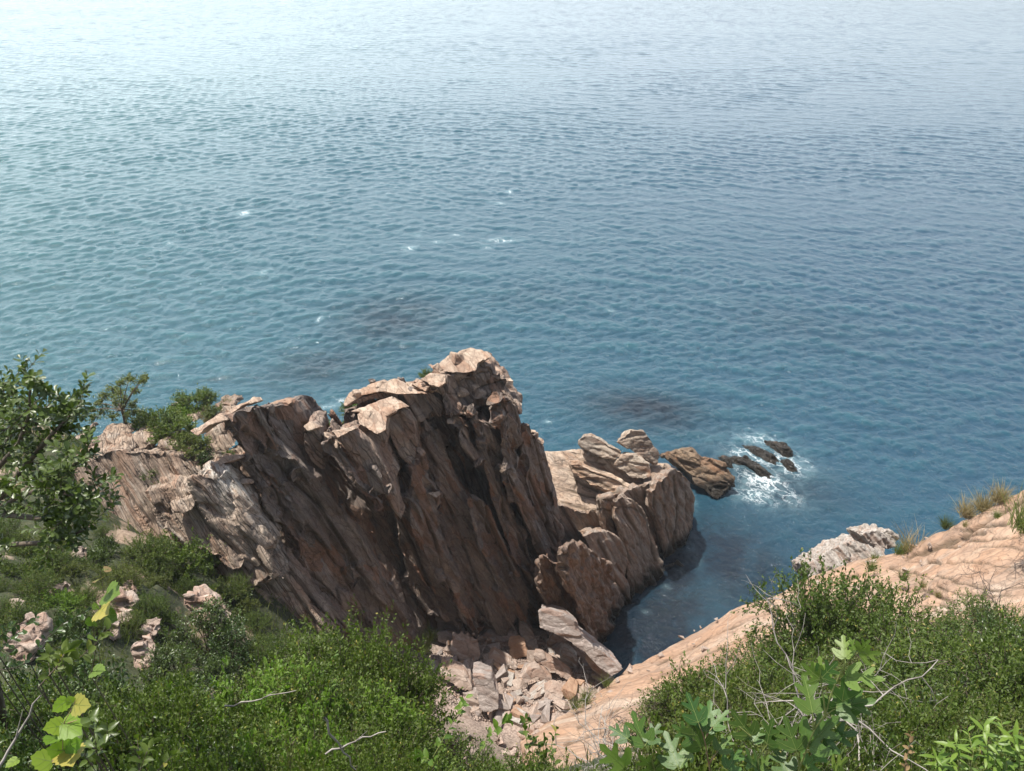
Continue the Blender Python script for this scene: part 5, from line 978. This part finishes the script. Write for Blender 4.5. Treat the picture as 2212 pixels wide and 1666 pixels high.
sprigs('broad_leaved_sapling', 'dark twiggy sapling before the pale rocks at the left border', [q6((-60, 620), (80, 600), (200, 540), (330, 480), (470, 420)), q6((-40, 560), (30, 480), (80, 430), (200, 330)), q6((150, 560), (240, 450), (330, 370), (440, 310)), q6((-40, 480), (20, 420), (60, 380))], T_OBO, L_DARK, B_DARK, 2.9, .05, 20, 34)
sprigs('long_leaved_sapling', 'yellow green sapling with long drooping leaves in the lower right corner', [q7((2120, 1290), (2110, 1120), (2085, 940)), q7((1900, 1290), (1930, 1120), (1900, 1000)), q7((2000, 1290), (2010, 1100), (1985, 970)), q7((2200, 1290), (2180, 1130), (2150, 1020)), q7((1760, 1290), (1730, 1190), (1720, 1140)), q7((1840, 1290), (1850, 1150), (1830, 1060)), q7((2060, 1290), (2050, 1180), (2070, 1060))], T_LAN, L_PEACH, B_GREEN, 2.1, .082, 15, 35, up=.55)
sprigs('leafy_sapling', 'light green sapling with pointed leaves below the rubble', [Q(3, (240, 1560), (330, 1400), (440, 1200), (490, 1110)), Q(3, (560, 1600), (660, 1400), (760, 1310), (830, 1270)), Q(3, (300, 1640), (180, 1560), (60, 1560))], T_OVA, L_LIME, B_GREEN, 3.2, .07, 14, 36)
sprigs('dry_stalk', 'withered brown stalk with curled leaves among the green bushes', [q7((1545, 1290), (1550, 1180), (1575, 1080), (1582, 1000))], T_OVA, L_BROWN, B_RED, 2.2, .03, 14, 37)
sprigs('leafy_sapling', 'low broad leaved sapling beside the pale rocks at the bottom', [Q(3, (1180, 1660), (1130, 1500), (1180, 1350)), Q(3, (980, 1560), (930, 1340), (950, 1260)), Q(3, (1100, 1660), (1040, 1480), (1000, 1420))], T_OVA, L_BUSH, B_GREEN, 3.2, .06, 12, 38)

# bare thorny shrubs
def bare(seed, H, n=5):
    g = np.random.default_rng(seed); S = MB()
    def grow(p, d, ln, r, k):
        P = [p]; q = p
        for i in range(max(3, int(ln / .055))):
            d = unit(d + g.normal(0, .33, 3) + np.array([0, 0, .05])); q = q + d * .055; P.append(q)
            if k > 0 and g.random() < .55: grow(q, unit(d + g.normal(0, .95, 3)), ln * g.uniform(.3, .55), r * .55, k - 1)
            if g.random() < .6: S.tube([q, q + unit(g.normal(0, 1, 3)) * .022], r * .4, .0006, 3)
        S.tube(P, r, r * .4, 4)
    for i in range(n): grow(np.array([g.normal(0, .05), g.normal(0, .05), -.05]), unit(np.array([g.normal(0, .45), g.normal(0, .45), 1.0])), H * g.uniform(.6, 1), .008, 3)
    return S.mesh('branch')
BR = [bare(60 + k, 1.1, 4) for k in range(3)]
for i, (u, v, H, m, lab) in enumerate(((2178, 1225, 1.5, B_DARK, 'tall dark bare thorn bush at the right in front of the bank'), (1738, 1265, 1.3, B_GREY, 'grey leafless thorn bush left of the tallest green bush'), (1650, 1400, 1.0, B_GREY, 'grey tangle of dead twigs in front of the low bushes'), (2000, 1400, 1.1, B_GREY, 'pale dead thorn bush in the middle of the right thicket'),
         (1630, 1500, .8, B_GREY, 'small dead bush left of the largest fig sapling'), (1450, 1430, .8, B_DARK, 'thin dark leafless bush at the left end of the bank'), (2230, 1480, 1.0, B_GREY, 'dead thorn bush cut by the right border'), (1350, 1485, .55, B_DARK, 'tiny bare bush on the tip of the bank'), (2060, 1340, .9, B_DARK, 'thin bare bush before the pink bank'))):
    p = place(u, v, H); r = empty('thorn_bush', p, lab, 'shrub', 'bare thorn bushes'); r.scale = (place.H / 1.15,) * 3; r.rotation_euler = (0, 0, i * 1.3)
    me = BR[i % 3].copy(); me.materials.append(m); obj('branch', me).parent = r
# fallen dead twigs in the thicket
for (a, b, Y, lab) in (((740, 1612), (832, 1577), 2.6, 'long pale dead twig lying across the left thicket'), ((718, 1588), (765, 1666), 2.2, 'short thick dead twig at the bottom border'), ((10, 1635), (92, 1495), 1.7, 'slanting grey stick beside the vine'), ((530, 1515), (640, 1490), 3.4, 'forked dead twig in the middle of the left thicket')):
    S = MB(); A, B = at_y(*a, Y), at_y(*b, Y + .1); g = np.random.default_rng(int(a[0])); P = np.array([A + (B - A) * t + g.normal(0, .006, 3) for t in np.linspace(-.4, 1, 9)]); S.tube(P, .006, .003, 5); S.tube([P[4], P[4] + (B - A) * .3 + np.array([0, 0, .05])], .003, .001, 4)
    tag(obj('dead_twig', S.mesh('dead_twig', True), B_GREY), lab, 'twig')

# grass
def tuft(p, H, n, lm, label, seed, lean=.35, name='grass_tuft', group=None):
    g = np.random.default_rng(seed); F = MB(); k = 5; t = np.linspace(0, 1, k)
    for i in range(n):
        d = np.array([g.normal(0, lean), g.normal(0, lean), 1.0]); d = unit(d); h = H * g.uniform(.45, 1); b = np.array([g.normal(0, H * .10), g.normal(0, H * .10), -.04]); C = b + d * h * t[:, None] + np.outer(t ** 2.2, np.array([d[0], d[1], -.35]) * h * g.uniform(.1, .7))
        wv = unit(np.cross(d, g.normal(0, 1, 3))) * .004 * (1 + H); w_ = (1 - t ** 1.5)[:, None] * wv
        V = np.concatenate([C - w_, C + w_]); F.add(V, [(j, j + 1, k + j + 1, k + j) for j in range(k - 1)], g.random())
    me = F.mesh(name); o = obj(name, me, lm); o.location = p; return tag(o, label, 'grass', group)
for i, (r, x, y, Y, H, n, lm, lab) in enumerate((
    (8, 1620, 930, 19.0, 1.5, 150, L_DRY, 'tall dry grass tuft standing on the crest of the bank'), (8, 1560, 930, 19.0, .7, 160, L_GRASS, 'green grass clump left of the tall dry tuft'), (8, 2215, 800, 15.5, 1.7, 200, L_GRASS, 'tall green grass tuft at the right border'), (8, 2000, 700, 18.8, .95, 300, L_DRY, 'brown brush on the upper crest of the bank'),
    (8, 1910, 730, 18.9, .9, 260, L_DRY, 'brown brush below the highest one on the crest'), (8, 2080, 650, 18.6, .9, 260, L_DRY, 'highest brown brush on the crest of the bank'), (8, 1800, 790, 19.0, .6, 200, L_OLIVE, 'low olive clump halfway up the crest'), (8, 1430, 970, 19.0, .5, 160, L_GRASS, 'light green tuft behind the first crack of the bank'), (8, 1410, 1010, 18.0, .5, 160, L_GRASS, 'wispy green tuft under the white boulder'),
    (8, 1580, 1060, 16.5, .5, 120, L_OLIVE, 'dark tuft in a crack of the pink slab'), (8, 1680, 1100, 15.8, .35, 120, L_DRY, 'dry tuft farther along the same crack'), (8, 1760, 1150, 15.4, .3, 120, L_DRY, 'dry tuft where two cracks of the slab meet'), (8, 2070, 735, 17.6, .4, 90, L_GRASS, 'little tuft on the upper bank'), (8, 1900, 780, 17.9, .3, 80, L_DRY, 'tiny dry tuft on the upper bank'),
    (3, 1400, 1130, 15.3, .7, 130, L_GRASS, 'green grass between the rubble and the tip of the bank'), (3, 1320, 1180, 14.8, .6, 130, L_GRASS, 'grass clump beneath the tip of the bank'), (3, 1560, 1010, 16.0, .5, 100, L_GRASS, 'thin grass at the end of the rubble'), (3, 220, 660, 17.6, .7, 160, L_GRASS, 'dark grass in the cleft left of the rubble'), (3, 180, 740, 17.0, .7, 160, L_GRASS, 'grass at the foot of the leaning slab'),
    (1, 700, 290, 18.5, .5, 140, L_DRY, 'straw coloured grass on the crest'), (1, 880, 250, 19.0, .6, 180, L_DRY, 'pale dry grass behind the large pale block'), (1, 980, 170, 20.0, .5, 140, L_DRY, 'dry grass at the top of the leaning slab'), (1, 600, 280, 18.4, .5, 160, L_OLIVE, 'grey green grass next to the crest tree'))):
    u, v = Q(r, (x, y))[0]; tuft(at_y(u, v, Y), H, n, lm, lab, 300 + i)
def grass_cover():
    g = np.random.default_rng(8); F = MB(); n = 110000; x = g.uniform(-16, 15, n); y = g.uniform(2, 21, n); P = np.stack([x, y, x * 0], 1)
    keep = (vnoise(P * .8, 66) + .5 * vnoise(P * 2.5, 67) > -.15) & ~((x > -4.8) & (y > 12.5)) & ~((x > 2.5) & (y > 9.5)); x, y = x[keep], y[keep]; n = len(x); z = terrain(x, y)
    D = np.stack([g.normal(0, .5, n), g.normal(0, .5, n), np.ones(n)], 1); W = np.stack([g.normal(0, 1, n), g.normal(0, 1, n), np.zeros(n)], 1)
    tm = (np.array([(0, .035, 0), (0, -.035, 0), (.6, .025, .02), (.6, -.025, .02), (1, 0, -.06)], float), [[(0, 1, 3, 2)], [(2, 3, 4)]])
    F.leaves(np.stack([x, y, z - .02], 1), D, W, g.uniform(.12, .38, n), tm, g.random(n))
    tag(obj('grass', F.mesh('grass'), L_GRASS), 'short mixed grass and weeds covering the hillside', 'grass', kind='stuff')
grass_cover()

# pale rocks of the slope
for i, (r, pts, lab, th) in enumerate((
    (6, ((930, 220), (1000, 215), (1080, 270), (1130, 340), (1190, 440), (1190, 520), (1110, 480), (1000, 350), (930, 290)), 'long pale boulder leaning below the creeper', .8), (6, ((540, 230), (610, 205), (670, 240), (695, 300), (640, 330), (560, 300)), 'rounded brown boulder on the green slope', .8),
    (6, ((470, 350), (560, 345), (680, 370), (690, 400), (600, 410), (500, 400)), 'flat pale rock under the rounded brown boulder', .6), (6, ((540, 420), (620, 410), (640, 470), (590, 500), (540, 470)), 'small pale rock beneath the flat one', .4), (6, ((690, 410), (760, 400), (820, 410), (810, 480), (760, 500), (700, 470)), 'squarish pale rock on the slope', .6),
    (6, ((660, 500), (740, 480), (800, 570), (790, 640), (700, 640), (670, 570)), 'cracked pinkish rock below the squarish one', .7), (6, ((-40, 330), (40, 320), (90, 350), (60, 400), (-30, 390)), 'pale rock at the left border behind the dark sapling', .6), (6, ((20, 400), (150, 410), (190, 480), (160, 590), (60, 600), (0, 500)), 'large buff boulder at the left border behind the dark sapling', .9),
    (6, ((190, 240), (260, 220), (360, 205), (350, 240), (220, 280)), 'thin pale ledge in the grass of the slope', .4), (6, ((290, 0), (380, 0), (460, 40), (450, 80), (360, 60)), 'grey ledge in the grass just below the dark tree', .4),
    (6, ((1655, 300), (1690, 290), (1725, 330), (1750, 400), (1760, 440), (1720, 440), (1680, 370)), 'larger of two upright pale stones at the tip of the ridge nose', .4), (6, ((1725, 325), (1760, 320), (1800, 430), (1760, 440)), 'smaller reddish stone beside the upright pale one', .35),
    (3, ((440, 1560), (500, 1500), (560, 1540), (610, 1640), (560, 1680), (460, 1660)), 'pale striped rock at the bottom border', .5), (3, ((680, 1450), (740, 1415), (800, 1440), (800, 1500), (720, 1510)), 'rounded buff rock among the leaves at the bottom', .4), (3, ((870, 1380), (960, 1340), (1120, 1370), (1060, 1480), (980, 1520), (900, 1440)), 'wide buff rock below the tip of the bank', .5), (3, ((740, 1540), (860, 1500), (960, 1540), (970, 1660), (800, 1680)), 'lowest buff rock behind the leafy sapling', .5), (3, ((300, 1590), (380, 1580), (440, 1640), (400, 1690), (280, 1650)), 'small buff rock at the bottom left of the striped one', .4))):
    pp = Q(r, *pts); uc = np.mean([p[0] for p in pp]); vc = np.mean([p[1] for p in pp]); vb = max(p[1] for p in pp)
    h = hit(uc, vb) if i not in (10, 11) else at_y(uc, vb, 16.9); s = h[1] / 14
    mass2('boulder', slab(pp, kx=.2, kz=.7, at=(uc, vb, h[1] + .1), thick=th * max(s, .5), rise=.2, shrink=.15), 900 + i, M_RUB, lab, 'boulder', voxel=max(.02, .045 * s), amp=.8 * max(s, .5), L=(.55, .4, .2))
